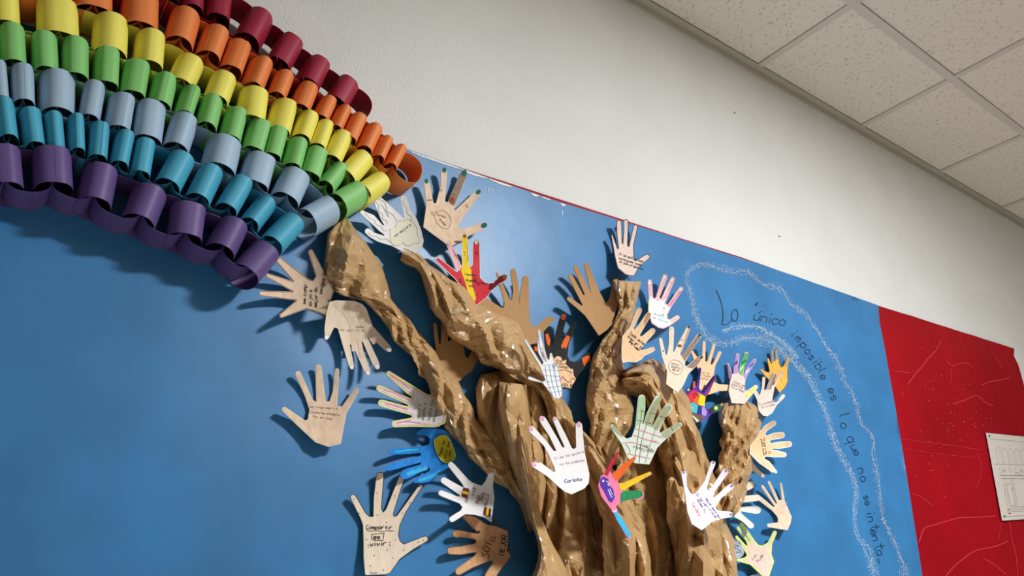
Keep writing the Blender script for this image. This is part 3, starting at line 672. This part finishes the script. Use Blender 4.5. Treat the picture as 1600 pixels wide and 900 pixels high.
hand('white hand with two small red and yellow flags, just under the blue painted hand', ZD,
 [(945,876),(880,835),(800,812),(715,806),(597,853,46),(675,775),(690,745),(665,712),(500,620,46),(662,655),(668,640),(640,620),(524,508,52),(690,570),(705,575),(690,540),(588,370,48),(740,500),(780,530),(860,558),(895,515),(918,455),(942,430,56),(965,480),(957,560),(970,660)], white, .014, .024,
 [('text',735,705,-80,24,'MADRID',bpen,.8),('text',790,645,-75,22,'A LO',bpen,.8),('text',830,715,-75,22,'PARA',bpen,.8),('text',868,690,-75,22,'ROMA',bpen,.8),('text',905,735,-78,24,'HAZLO',bpen,.8)],
 stickers=[('flag_sticker','small red and yellow striped flag',[(700,572),(748,582),(730,665),(684,650)],dred,[('poly',[(694,600),(742,612),(737,638),(689,624)],yel)]),
           ('flag_sticker','small red and yellow striped flag',[(885,742),(943,760),(935,830),(875,808)],dred,[('poly',[(904,748),(924,754),(915,824),(894,816)],yel)])])
ZE = (540, 730, 5.293)
hand('large cream dotted hand reading Compartir es vivir, at the bottom left of the tree', ZE,
 [(160,886),(148,750),(146,600),(143,480),(125,430),(62,245,46),(165,375),(195,405),(228,408),(232,250),(286,68,60),(297,340),(312,372),(335,345),(478,45,42),(395,385),(402,408),(425,400),(622,155,30),(500,370),(450,480),(438,560),(452,610),(482,636),(662,592,48),(560,680),(450,760),(368,876),(330,888),(170,894)], cream, .006, .010,
 [('inset',.1,.9,pen),('text',170,512,0,29,'Compartir',pen,1.1),('line',[(172,520),(210,530),(250,522),(300,532),(350,526),(400,528)],.8,pen),('text',232,592,0,34,'es',pen,1.2),('line',[(218,555),(320,545)],.8,pen),('line',[(320,545),(310,607)],.8,pen),('line',[(310,607),(218,600)],.8,pen),('line',[(218,600),(218,555)],.8,pen),
  ('text',205,655,-4,38,'vivir',pen,1.1),('line',[(183,640),(195,648)],.9,pen),('line',[(182,668),(194,660)],.9,pen),('line',[(360,622),(372,618)],.9,pen),('line',[(362,640),(374,648)],.9,pen),
  ('text',205,880,0,16,'Emma',gpen,.6),('dots',[(70,265),(112,380),(277,97),(262,215),(265,393),(458,75),(408,237),(618,162),(532,294),(471,378),(342,455),(175,598),(415,598),(345,684),(482,684),(602,618),(645,602),(238,730),(393,750),(208,815),(316,849)],.85,dred)])
ZF = (690, 790, 8.18)
hand('tan hand reading SOY EL MEJOR up the palm, at the bottom beside the tree trunk', ZF,
 [(440,142),(330,112),(300,140,60),(340,225),(450,335),(480,322),(492,345),(440,350),(230,312),(180,362,92),(250,405),(420,430),(445,458),(420,482),(250,515),(112,578,94),(250,630),(400,605),(445,600),(420,640),(215,845,95),(400,795),(560,730),(640,705),(652,735),(560,870),(520,990,90),(700,1010),(715,880),(885,660),(852,540),(850,320),(700,262),(580,240),(500,185)], skin, .008, .018,
 [('inset',.5,.8,bpen),('text',600,672,-77,84,'SOY',pen,1.1),('text',670,470,-72,52,'EL',dred,1.1),('text',800,640,-82,60,'MEJOR',pen,1.1),('text',850,590,-82,22,'de to',pen,.9)])
ZG = (560, 290, 8.18)
hand('white hand with wavy pencil outlines and purple writing, under the yellow chain end', ZG,
 [(540,830),(430,770),(250,715),(150,660),(118,580,74),(200,600),(325,640),(335,630),(270,580),(48,338,50),(200,380),(310,505),(335,515),(290,430),(215,250),(212,150,40),(300,260),(375,400),(392,400),(340,300),(270,165,50),(380,230),(560,400),(592,425),(575,340),(578,165,84),(660,310),(740,410),(800,560),(835,700),(820,780),(730,870),(640,850)], white, .014, .02,
 [('poly',[(400,560),(470,530),(500,460),(580,450),(640,430),(700,470),(745,540),(755,630),(780,700),(760,740),(700,740),(670,770),(600,760),(570,730),(500,770),(440,750),(405,700),(408,620)],pc('cream pencil',(238,238,216),.03)),
  ('line',[(400,560),(470,530),(500,460),(580,450),(640,430),(700,470),(745,540),(755,630),(780,700),(760,740),(700,740),(670,770),(600,760),(570,730),(500,770),(440,750),(405,700),(408,620),(400,560)],.7,gpen),
  ('line',[(80,350),(130,400),(160,430),(200,440),(230,500),(290,520),(320,570),(370,580)],.6,gpen),('line',[(130,600),(180,650),(230,650),(290,690),(350,680),(400,720)],.6,gpen),('line',[(215,200),(260,250),(260,330),(310,370),(310,430),(360,450),(370,500)],.6,gpen),('line',[(260,170),(340,220),(370,330),(440,370),(490,450)],.6,gpen),('line',[(570,190),(580,250),(620,290),(620,350),(680,400),(670,460)],.6,gpen),
  ('text',470,660,-36,34,'se mejora',ppen,.6)])
ZH = (550, 240, 3.75)
hand('beige hand with dark green nails and one brown finger, above the red hand', ZH,
 [(560,535),(418,430),(436,300),(437,165,30),(478,290),(492,292),(520,190),(541,100,32),(545,280),(562,285),(655,118,40),(595,325),(606,330),(738,228,32),(625,415),(625,440),(650,442),(770,422,38),(690,480),(590,540)], beige, .010, .014,
 [('poly',[(563,275),(575,245),(635,115),(660,100),(675,125),(655,170),(600,305),(580,300)],greyb),('poly',[(568,262),(590,250),(602,270),(596,300),(572,285)],pc('rust marker',(140,70,40),.1)),('nail',[0,1,2,3,4],.8,nailg),
  ('line',[(500,340),(540,335),(572,370),(578,410),(555,442),(515,425),(490,390),(485,360),(500,340)],.6,bpen),('line',[(485,365),(465,345),(500,345)],.6,bpen),('text',498,360,20,12,'Nunca',bpen,.5),('text',512,385,50,12,'dudes',bpen,.5),('text',440,275,0,9,'xoxo',ppen,.5),
  ('line',[(510,215),(530,222)],.5,bpen),('line',[(510,208),(532,214)],.5,bpen),('line',[(584,235),(612,245)],.5,bpen),('line',[(670,295),(684,312)],.5,bpen),('line',[(664,300),(678,318)],.5,bpen)])
ZI = (660, 360, 5.295)
hand('red hand with a yellow stripe through the middle finger, above the right-leaning upper branch', ZI,
 [(380,540),(270,400),(118,234,32),(285,342),(295,335),(218,110,36),(325,300),(333,290),(350,52,42),(385,290),(402,302),(415,280),(446,105,52),(476,250),(478,390),(530,440),(590,430),(676,388,54),(640,440),(570,500),(540,545),(450,620),(400,580)], red_, .020, .02,
 [('poly',[(328,295),(328,60),(350,35),(372,60),(372,240),(388,292),(405,330),(412,450),(445,560),(425,610),(400,560),(375,500),(345,400),(318,330)],yel),('poly',[(205,100),(235,110),(270,210),(325,300),(310,330),(292,335),(240,220)],lpink),
  ('poly',[(560,440),(590,430),(640,375),(690,370),(690,400),(640,440),(575,495),(545,480)],dred),('inset',.1,.7,white),('nail',[0,1,3],.62,cream,bpen),('nail',[2,4],.62,pc('brown nail',(150,90,50))),
  ('text',345,370,5,18,'I mucho',pen,.6),('text',362,420,5,20,'bueno',pen,.7),('text',385,465,5,18,'soy',pen,.6),('text',300,400,65,16,'tus dias',dred,.6),('text',425,400,55,16,'de sol',dred,.6),('text',470,435,10,16,'bueno',dred,.6),('line',[(342,182),(360,182)],.6,pen),('line',[(342,200),(358,204)],.6,pen),('line',[(437,182),(458,182)],.6,dred),('line',[(437,192),(458,193)],.6,dred)])
hand('plain brown card hand between the red hand and the black and orange hand', ZI,
 [(600,760),(480,610),(450,520,40),(560,580),(655,640),(675,638),(680,600),(617,352,14),(725,575),(740,578),(752,500),(750,335,42),(798,460),(803,630),(808,520),(828,420),(851,400,52),(882,560),(885,700),(900,785),(930,795),(955,785),(1025,718),(1092,715),(1088,745),(985,855),(960,930),(820,960)], brown, .015, .018, edge=brown)
ZJ = (740, 400, 3.75)
hand('plain brown card hand leaning left beside the top of the central branch', ZJ,
 [(735,466),(655,350),(600,300),(557,250,22),(635,292),(638,285),(568,118,24),(645,232),(652,225),(597,66,24),(690,220),(660,50,26),(738,210),(770,268),(782,275),(800,240),(835,150,36),(850,270),(810,400),(780,435)], brown, .018, .026, edge=brown)
ZK = (650, 480, 6.43)
hand('plain brown card hand in the shade between the two left branches', ZK,
 [(425,752),(300,680),(210,500),(185,300),(192,172,34),(232,365),(250,370),(290,150,60),(320,350),(350,330),(400,180,60),(480,380),(488,470),(515,517),(560,445),(640,380,110),(640,500),(560,640),(480,700)], brown, .010, .006, edge=brown)
ZL = (820, 480, 5.625)
hand('black and orange flamed hand with a peach patch of lettering, between the two middle branches', ZL,
 [(330,718),(200,600),(110,450),(80,330,56),(180,375),(192,185,46),(240,345),(255,300),(338,92,54),(318,290),(345,270),(440,140,38),(385,330),(376,430),(395,470),(430,480),(490,465),(565,430,70),(540,520),(470,600),(405,722)], black, .014, .022,
 [('poly',[(245,470),(270,440),(290,428),(320,440),(330,475),(365,460),(360,500),(400,540),(425,545),(430,600),(450,630),(405,712),(330,702),(300,600),(270,540)],peach),('nail',[2],.85,pc('rust fill',(170,70,40),.15)),
  ('poly',[(320,340),(340,290),(370,245),(400,262),(380,320),(360,370),(350,350),(330,365)],orng),('poly',[(500,450),(530,430),(570,425),(575,470),(540,500),(520,520),(510,480)],orng),('poly',[(180,240),(205,230),(225,290),(215,345),(195,320)],orng),('poly',[(85,345),(115,350),(120,390),(90,385)],orng),
  ('text',270,478,10,26,'los',dred,.7),('text',300,530,8,24,'nina',pen,.8),('line',[(275,490),(330,500),(390,492)],.8,dred),('line',[(300,560),(350,550),(420,578)],.9,dred),('line',[(315,640),(330,610),(360,640),(390,660),(420,625),(445,640)],.9,dred),('text',328,700,2,24,'FELIZ',pen,1)])
hand('white hand with teal grid lines, at the lower end of the upper branch', ZL,
 [(330,780),(300,805),(262,802),(155,665),(40,622,28),(160,655),(180,640),(138,530),(6,290,22),(150,500),(165,490),(118,400),(112,330),(126,205,24),(150,270),(200,450),(215,460),(230,410,20),(262,470),(300,540),(332,730)], white, .088, .012,
 [('line',[(150,515),(230,505),(285,512)],.8,teal_),('line',[(160,550),(300,555)],.8,teal_),('line',[(170,600),(312,608)],.8,teal_),('line',[(180,660),(320,640)],.8,teal_),('line',[(190,710),(328,690)],.8,teal_),('line',[(225,750),(332,735)],.8,teal_),
  ('line',[(180,520),(200,650),(250,790)],.7,plilac),('line',[(215,510),(240,650),(280,795)],.7,teal_),('line',[(255,510),(275,640),(310,780)],.7,plilac),('line',[(125,230),(130,330),(165,460)],.8,plilac),('line',[(150,350),(190,480),(150,390),(190,470)],.6,gpen),('line',[(255,490),(270,500),(262,535),(248,520),(255,490)],.6,gpen),('inset',.4,.5,gpen)])
ZM = (940, 330, 4.736)
hand('pale pinkish hand outlined in black, crossing the top edge of the blue paper', ZM,
 [(175,467),(120,420),(100,340),(78,180,12),(118,278),(126,275),(112,150),(130,80,34),(152,235),(158,242),(166,140),(181,76,32),(192,255),(203,262),(253,112,30),(236,250),(240,350),(250,368),(340,335,38),(290,400),(262,440),(240,480),(205,475)], pinkish, .012, .018,
 [('inset',.1,.9,pen),('text',128,322,18,15,'Si te esfuerzas',pen,.7),('text',126,352,18,15,'consigues todo',pen,.7),('text',130,378,18,15,'lo que propones',pen,.7),('text',150,445,14,10,'Lucia',lpink,.4)])
hand('white palmed hand with pink fingers, just left of the chalk outline', ZM,
 [(460,870),(420,862),(372,830),(346,750),(350,640),(356,518,30),(382,640),(398,645),(470,482,34),(428,640),(440,650),(527,500,34),(470,680),(490,692),(590,572,30),(520,700),(488,765),(490,795),(510,800),(563,785,32),(510,845)], white, .012, .02,
 [('inset',.9,1.4,lpink),('line',[(356,540),(362,590),(368,630)],3,lpink),('line',[(470,500),(440,570),(410,635)],3.4,lpink),('line',[(525,520),(490,600),(455,660)],3.4,lpink),('line',[(585,590),(540,650),(495,705)],3.4,pc('pink pencil fill',(232,140,156),.15)),('line',[(352,660),(350,740)],2,ygrn),('line',[(515,815),(560,790)],3,peach),
  ('dots',[(415,655),(462,718)],1.6,pkpen),('dots',[(454,765)],1.3,dgrn),('text',385,760,18,12,'me gusta',teal_,.5),('text',378,790,18,12,'ser feliz hoy',teal_,.5)])
ZN = (940, 460, 7.5)
hand('peach hand with thin black outline and slanted writing, over the upper central branch', ZN,
 [(250,802),(238,760),(235,650),(245,490),(335,385),(445,182,58),(372,395),(385,418),(420,380),(553,235,56),(447,475),(458,495),(490,480),(600,425,62),(475,615),(490,652),(530,640),(600,642,54),(500,720),(470,760),(400,795),(310,785)], peach, .080, .020,
 [('inset',.3,1.0,cream),('inset',.0,.7,pen),('poly',[(500,310),(535,225),(555,215),(575,235),(545,300),(510,360)],pc('tan shading',(196,150,110),.1)),('text',320,460,38,30,'Todo sale',pen,.8),('text',305,500,42,30,'bien si te',pen,.8),('text',320,555,45,32,'esfuer',pen,.9)])
ZO = (1020, 500, 9)
ZP = (1060, 560, 8.18)
hand('peach hand half behind the grey-nailed one, its thumb pointing right', ZO,
 [(650,1040),(635,859),(655,720),(600,620),(556,450,34),(640,540),(690,575),(722,312,42),(738,575),(752,590),(770,575),(862,348,42),(812,610),(828,632),(850,610),(945,458,44),(880,640),(858,770),(866,870),(932,903),(1060,953,84),(932,1000),(800,1046),(720,1050)], peach, .014, .014,
 [('fill',1.0,pc('light peach pencil', (238,200,160), .08)),('text',690,750,10,26,'no te',bpen,.5),('text',690,790,8,26,'rindas',bpen,.5),('text',670,830,8,26,'nunca',bpen,.5)])
hand('cream hand with dark grey nails and grey fingers, above the right-hand trunk hump', ZO,
 [(350,1020),(190,900),(200,720),(130,520),(110,272,44),(182,485),(200,495),(225,350),(266,120,66),(287,440),(297,455),(340,360),(505,105,48),(385,478),(398,498),(430,470),(655,220,58),(545,440),(455,590),(452,645),(480,648),(590,560),(680,530,56),(620,640),(500,760),(430,920)], cream, .082, .016,
 [('poly',[(430,330),(485,150),(515,110),(528,130),(500,220),(445,350),(410,460),(395,440)],pc('faded grey-brown',(190,164,140),.1)),('poly',[(400,500),(540,330),(640,205),(675,215),(660,260),(540,445),(450,580),(430,540)],greyb),('poly',[(480,660),(600,550),(640,510),(700,520),(690,545),(620,640),(560,680)],greyb),
  ('nail',[1],.5,pc('pale mint polish',(180,226,220))),('nail',[2,3,4],.7,naild),('poly',[(350,350),(375,340),(410,350),(400,385),(350,375)],pc('brown band',(120,84,60))),('dots',[(150,435),(410,280)],1.3,bpen),
  ('line',[(240,590),(290,560),(360,575),(420,630),(420,700),(380,760),(310,760),(240,700),(225,640),(240,590)],.6,gpen),('text',265,620,12,26,'estoy',gpen,.5),('text',260,660,12,26,'segura',gpen,.5),('text',275,705,12,26,'de mi',bpen,.5)])
hand('patchwork hand of rainbow squares with a curled dark thumb, right of the trunk hump', ZP,
 [(240,818),(110,685),(92,590),(112,480),(118,385,40),(165,420),(185,380),(196,300,36),(215,370),(240,330),(276,130,32),(262,380),(300,420),(330,380),(462,240,44),(440,330),(400,430),(350,490),(335,590),(350,640),(385,650),(440,610),(515,628,86),(430,705),(370,765),(300,800)], purp, .037, .024,
 [('poly',[(112,480),(170,410),(240,410),(240,480),(190,560),(112,550)],red_),('poly',[(190,560),(240,430),(265,440),(255,590)],orng),('poly',[(265,440),(348,490),(335,620),(255,590)],yel),('poly',[(95,560),(150,570),(170,690),(120,680),(95,620)],grn),('poly',[(150,570),(190,560),(255,600),(235,700),(170,690)],pc('turquoise marker',(80,180,180),.1)),
  ('poly',[(250,600),(300,620),(300,720),(235,700)],navy),('poly',[(300,620),(335,625),(365,680),(350,740),(300,720)],plilac),('poly',[(120,690),(235,705),(360,750),(300,800),(240,818)],pc('mixed brown marker',(110,80,90),.3)),('poly',[(150,700),(185,730),(270,800),(240,818)],ygrn),
  ('poly',[(340,480),(400,380),(470,225),(478,250),(440,330),(400,430),(352,490)],pc('brick marker',(180,70,50),.2)),('poly',[(300,420),(330,380),(440,250),(462,230),(380,360),(320,450)],pc('near black violet',(40,24,60),.2)),('poly',[(440,610),(500,585),(550,610),(545,650),(500,680),(450,690)],pc('dark green marker',(30,100,40),.2)),('dots',[(480,635)],3.2,ygrn),('poly',[(385,650),(440,610),(445,690),(400,710)],pc('dark plum',(50,20,60),.1)),
  ('poly',[(225,330),(250,230),(270,150),(288,125),(280,220),(250,330)],navy),('poly',[(185,380),(190,300),(215,290),(220,370)],orng),('dots',[(130,400)],2.2,yel),('text',190,500,6,54,'OV',dred,.8),('text',120,640,10,40,'un',cream,.7)])
ZQ = (1120, 530, 6.923)
hand('pale hand with purple, pink and green striped fingers, above the right-hand branch', ZQ,
 [(160,690),(130,560),(148,440),(120,268,20),(165,380),(180,375),(190,250),(226,170,40),(222,340),(240,350),(270,230),(325,155,44),(300,300),(285,400),(320,330),(412,225,32),(330,390),(308,440),(302,540),(325,560),(425,515,44),(350,640),(300,700)], pinkish, .020, .026,
 [('poly',[(130,420),(112,270),(122,262),(160,375),(165,395),(150,440)],pc('mauve pencil',(150,110,150),.15)),('poly',[(178,380),(188,250),(210,165),(242,160),(228,260),(232,365),(200,370)],plilac),('poly',[(185,320),(220,290),(230,310),(190,345)],pkpen),('poly',[(190,250),(232,225),(228,260),(188,290)],pc('dark purple pencil',(120,60,140))),('poly',[(235,365),(255,260),(300,160),(345,150),(325,240),(290,330),(280,395)],pc('green pencil',(110,180,120),.12)),
  ('poly',[(245,320),(290,280),(295,300),(245,350)],ygrn),('poly',[(262,250),(315,215),(320,240),(262,280)],grn),('poly',[(290,395),(320,320),(370,240),(425,215),(400,270),(340,370),(318,435)],plilac),('poly',[(310,350),(355,310),(345,345),(305,385)],cream),('poly',[(350,290),(400,250),(395,280),(350,310)],pc('violet blue pencil',(96,90,180))),('poly',[(310,600),(330,570),(400,510),(430,505),(410,560),(340,640)],pc('lemon pencil',(228,220,120),.1)),
  ('text',175,465,22,24,'todo es',gpen,.5),('text',160,490,22,24,'posible si tu',gpen,.5),('text',155,520,22,24,'lo crees',gpen,.5)])
hand('golden yellow hand with grey fingers below the chalk line, furthest upper right', ZQ,
 [(680,582),(600,470),(520,402),(478,330,24),(560,358),(570,345),(556,215,26),(590,260),(600,245),(598,120,30),(622,232),(632,230),(645,110,32),(680,270),(700,300),(722,290),(775,205,34),(765,350),(772,450),(742,520)], gold, .010, .014,
 [('poly',[(590,250),(585,130),(600,100),(612,130),(625,225),(610,240)],pc('blue-grey pencil',(140,150,160),.1)),('poly',[(630,220),(632,120),(650,90),(665,120),(660,220)],pc('blue-grey pencil',(140,150,160),.1)),('poly',[(478,320),(490,320),(530,370),(560,362),(540,400)],pc('pale beige pencil',(220,190,140),.1)),('poly',[(740,290),(770,200),(788,195),(775,260),(755,320)],pc('olive grey pencil',(176,160,110),.1)),('inset',.3,.6,bpen)])
hand('small pinkish hand with grey middle fingers, low in front of the golden yellow hand', ZQ,
 [(500,825),(455,775),(438,660),(402,545,36),(460,605),(470,600),(488,520),(510,420,32),(510,545),(535,548),(560,470),(605,370,34),(590,500),(620,490),(700,355,30),(625,520),(600,650),(615,685),(650,680),(722,612,36),(650,712),(600,800),(545,834)], pinkish, .020, .018,
 [('poly',[(540,545),(562,470),(592,375),(615,360),(620,385),(600,470),(590,545)],pc('grey shading',(170,160,158),.15)),('line',[(575,530),(610,450),(640,380)],3,pc('brown grey pencil',(150,130,100),.1)),('text',455,720,-14,24,'Tu puedes si',gpen,.7),('text',485,750,-14,24,'lo crees',gpen,.7)])
ZR = (1130, 640, 6.923)
hand('peach hand with thick white border pointing right, emerging from the right-hand branch', ZR,
 [(288,475),(300,270),(420,215),(440,180),(548,145,56),(480,225),(455,262),(470,282),(550,250),(638,275,66),(520,330),(500,350),(520,362),(620,345),(715,372,66),(600,425),(535,420),(530,435),(580,440),(662,488,54),(560,515),(455,508),(445,530),(500,560),(570,675,30),(530,680),(450,620),(390,580)], white, .030, .020,
 [('fill',1.4,pc('apricot pencil',(240,206,160),.12)),('text',405,320,80,20,'puedo hacer',pen,.6),('text',430,315,80,20,'lo que creo',pen,.6),('dots',[(500,465)],2.6,pc('red smudge',(232,150,120)))])
ZS = (1130, 740, 5.625)
hand('cream hand behind the right-hand branch showing only three fingertips', ZS,
 [(60,230),(120,60),(225,-150),(300,-45),(350,22,28),(270,-20),(230,-30),(190,110),(250,95,58),(190,160),(185,195),(240,190),(305,212,52),(190,252),(100,262)], cream, .016, .014)
hand('white hand edged in pale green behind the tip of the right-hand branch', ZS,
 [(20,330),(80,290),(150,295),(220,290),(305,322,60),(240,345),(150,330),(170,360),(248,460,46),(170,420),(90,375)], white, .022, .012,
 [('inset',.5,1.2,pc('mint pencil',(222,240,200),.03))])
hand('peach hand opening to the left, right of the branch end on the blue', ZS,
 [(565,497),(480,484),(402,455,32),(482,428),(484,400),(470,370),(430,325),(318,215,34),(440,292),(455,290),(345,112,24),(462,262),(475,262),(402,74,20),(488,232),(515,232),(508,88,16),(542,240),(602,380),(592,440)], cream, .008, .014,
 [('fill',1.2,pc('soft peach pencil', (234,204,178), .12)),('text',475,335,-40,17,'Ser buen',lpink,.5),('text',490,370,-40,17,'amigo',lpink,.5)])
hand('small grey scribbled hand peeping out beside the trunk at lower right', ZS,
 [(60,560),(110,570),(150,600),(165,640),(185,690),(175,720),(140,745),(100,740),(40,650)], pc('scribbled grey card',(176,186,200),.15), .010, .008,
 [('line',[(80,580),(130,590),(150,620),(120,610)],.6,gpen),('line',[(90,620),(140,640),(100,650),(160,680),(110,690)],.6,pen),('line',[(110,700),(150,690),(170,710),(130,730)],.6,gpen),('line',[(70,600),(100,640),(90,700)],.6,pen)], anchor=(40,650))
hand('lime-edged hand with a peach palm, at the bottom right of the trunk', ZS,
 [(330,1000),(345,900),(240,802),(128,758,24),(190,738),(210,720),(195,690),(118,555,22),(200,630),(215,635),(200,590),(130,475,24),(225,590),(238,598),(160,440,26),(285,600),(310,625),(345,635),(395,605),(456,517,32),(430,620),(425,710),(448,772),(405,900),(400,1000)], ygrn, .012, .02,
 [('fill',2.6,pc('pinkish peach pencil', (236,204,190), .12)),('text',265,770,-62,20,'Viva',pen,.6),('text',300,780,-62,18,'la',pen,.6),('text',325,770,-62,20,'vida',pen,.6)])
hand('pale blue hand tip at the bottom edge right of the trunk', ZS,
 [(210,940),(235,900),(280,885),(330,880),(345,900),(340,960),(250,980)], pc('pale blue card',(176,198,226),.05), .008, .006, anchor=(280,980))
ZT = (820, 640, 6.43)
hand('white hand with pink nails signed Carlota, on the front of the trunk', ZT,
 [(470,852),(400,822),(340,775),(240,680),(98,552,58),(160,530),(290,628),(308,620),(300,585),(240,450),(190,360),(68,195,58),(220,320),(290,415),(318,412),(250,270),(177,95,62),(330,290),(372,370),(392,385),(400,370),(340,240),(303,92,42),(400,230),(472,385),(495,398),(518,380),(545,155,62),(585,260),(602,430),(650,650),(642,740),(600,792)], white, .120, .012,
 [('nail',[0,1,2,3,4],.72,pc('pink nail',(236,178,206),.05)),('dots',[(108,562),(72,205),(180,102),(304,100),(544,168)],1.3,pkpen),('text',300,505,-14,26,'Si se te quiere',pc('faded rose pen',(206,170,190)),.6),('text',355,560,-10,24,'no te cambies',pc('faded rose pen',(206,170,190)),.6),('text',405,735,-8,30,'Carlota',pc('slate pen',(90,90,150)),.9)])
ZU = (940, 600, 6.43)
hand('pale green hand with pink and green grid lines, over the dark hollow between the trunks', ZU,
 [(480,808),(335,795),(265,745),(200,600),(108,422,40),(200,512),(255,550),(305,530),(335,440),(345,360),(405,138,70),(430,300),(408,400),(420,405),(450,300),(570,140,62),(540,290),(500,400),(505,428),(525,400),(600,270),(678,232,76),(640,340),(580,470),(592,495),(640,460),(788,405,46),(640,560),(560,640)], paleg, .112, .012,
 [('poly',[(340,440),(350,340),(370,160),(385,125),(438,125),(440,240),(415,400),(385,385)],pc('soft green shading',(168,196,156),.1)),('poly',[(430,400),(455,300),(540,160),(600,115),(590,180),(545,300),(500,430)],pc('khaki shading',(160,164,130),.1)),('poly',[(510,430),(560,330),(620,235),(680,210),(705,240),(640,340),(590,430),(560,470)],pc('khaki shading',(160,164,130),.1)),('poly',[(600,510),(640,460),(780,385),(805,410),(770,440),(650,550)],pc('khaki shading',(160,164,130),.1)),('poly',[(95,430),(120,405),(200,500),(215,540),(170,510)],pc('khaki shading',(160,164,130),.1)),
  ('line',[(340,450),(620,540)],1.1,pkpen),('line',[(320,515),(590,600)],1.1,pkpen),('line',[(430,560),(570,575)],.8,pkpen),('line',[(210,595),(330,590),(520,665)],.9,pkpen),('line',[(260,698),(490,748)],1.1,pkpen),('line',[(385,270),(440,280)],.7,bpen),('line',[(355,360),(420,375)],.7,bpen),('line',[(480,290),(540,300)],.7,bpen),('line',[(440,385),(500,395)],.7,bpen),('line',[(580,320),(640,340)],.7,bpen),('line',[(700,430),(720,470)],.7,bpen),
  ('line',[(410,250),(380,450),(330,780)],.7,dgrn),('line',[(520,240),(440,450),(400,600),(380,790)],.7,dgrn),('line',[(640,280),(540,460),(440,790)],.6,dgrn),('line',[(245,600),(280,650),(285,690)],.7,dgrn),('text',385,620,12,28,'vive',bpen,.6),('text',320,645,12,32,'relajado',bpen,.6)])
ZV = (920, 690, 5.627)
hand('pink hand with red, orange, yellow, green and blue fingers, on the front of the trunk', ZV,
 [(210,612),(110,480),(84,390),(100,320),(140,280),(262,85,14),(185,240),(200,285),(235,260),(405,140,24),(330,250),(262,335),(255,362),(290,370),(540,280,30),(420,360),(300,430),(300,448),(350,435),(455,468,72),(360,510),(270,535),(240,565),(262,630),(355,842,34),(240,680)], pink, .120, .018,
 [('poly',[(135,290),(190,180),(262,80),(264,100),(215,200),(185,260),(165,300)],pc('crimson marker',(200,30,60),.1)),('poly',[(205,290),(240,250),(330,180),(402,130),(412,150),(330,250),(262,330),(240,350)],orng),('poly',[(262,365),(300,365),(420,310),(540,262),(548,285),(420,365),(310,425),(270,420)],pc('yellow marker',(238,196,40),.06)),('poly',[(285,450),(310,435),(350,432),(460,430),(482,468),(450,495),(360,510),(275,530)],grn),
  ('poly',[(218,612),(240,605),(300,690),(372,822),(352,855),(240,680)],cyan),('line',[(205,600),(220,620),(245,600)],1.3,white),('poly',[(98,330),(130,305),(170,330),(180,380),(215,420),(228,490),(205,535),(175,520),(160,490),(125,420),(105,395)],purp),('line',[(120,335),(135,345),(125,355),(120,340)],1,white),('line',[(155,345),(175,365),(180,385),(165,375)],1,white),('line',[(170,420),(180,440),(190,470),(205,490)],1.1,white),('line',[(185,415),(210,470)],.8,white)])
ZW = (1050, 700, 6.43)
hand('white hand with purple nails and slanted purple writing, on the right-hand trunk', ZW,
 [(300,826),(200,762),(155,640),(134,470),(118,250,46),(150,380),(188,455),(208,465),(245,455),(330,330),(415,150,46),(385,280),(352,400),(362,428),(390,410),(540,235,54),(430,440),(412,492),(430,495),(595,385,54),(500,500),(440,590),(440,612),(470,628),(585,668,58),(480,712),(400,745)], pc('lilac white card',(240,232,242),.02), .122, .014,
 [('nail',[0,1,2,3,4],.5,pc('lilac nail',(160,130,190),.1)),('text',240,470,50,24,'Si te ven triste',ppen,.6),('text',250,520,58,24,'dales tu',ppen,.6),('text',335,510,55,22,'mejor sonrisa',ppen,.6),('text',195,560,58,26,'Candela',pc('rose pen',(226,150,160)),.7)])
for o in sc.objects:
    if '_w' in o: del o['_w']
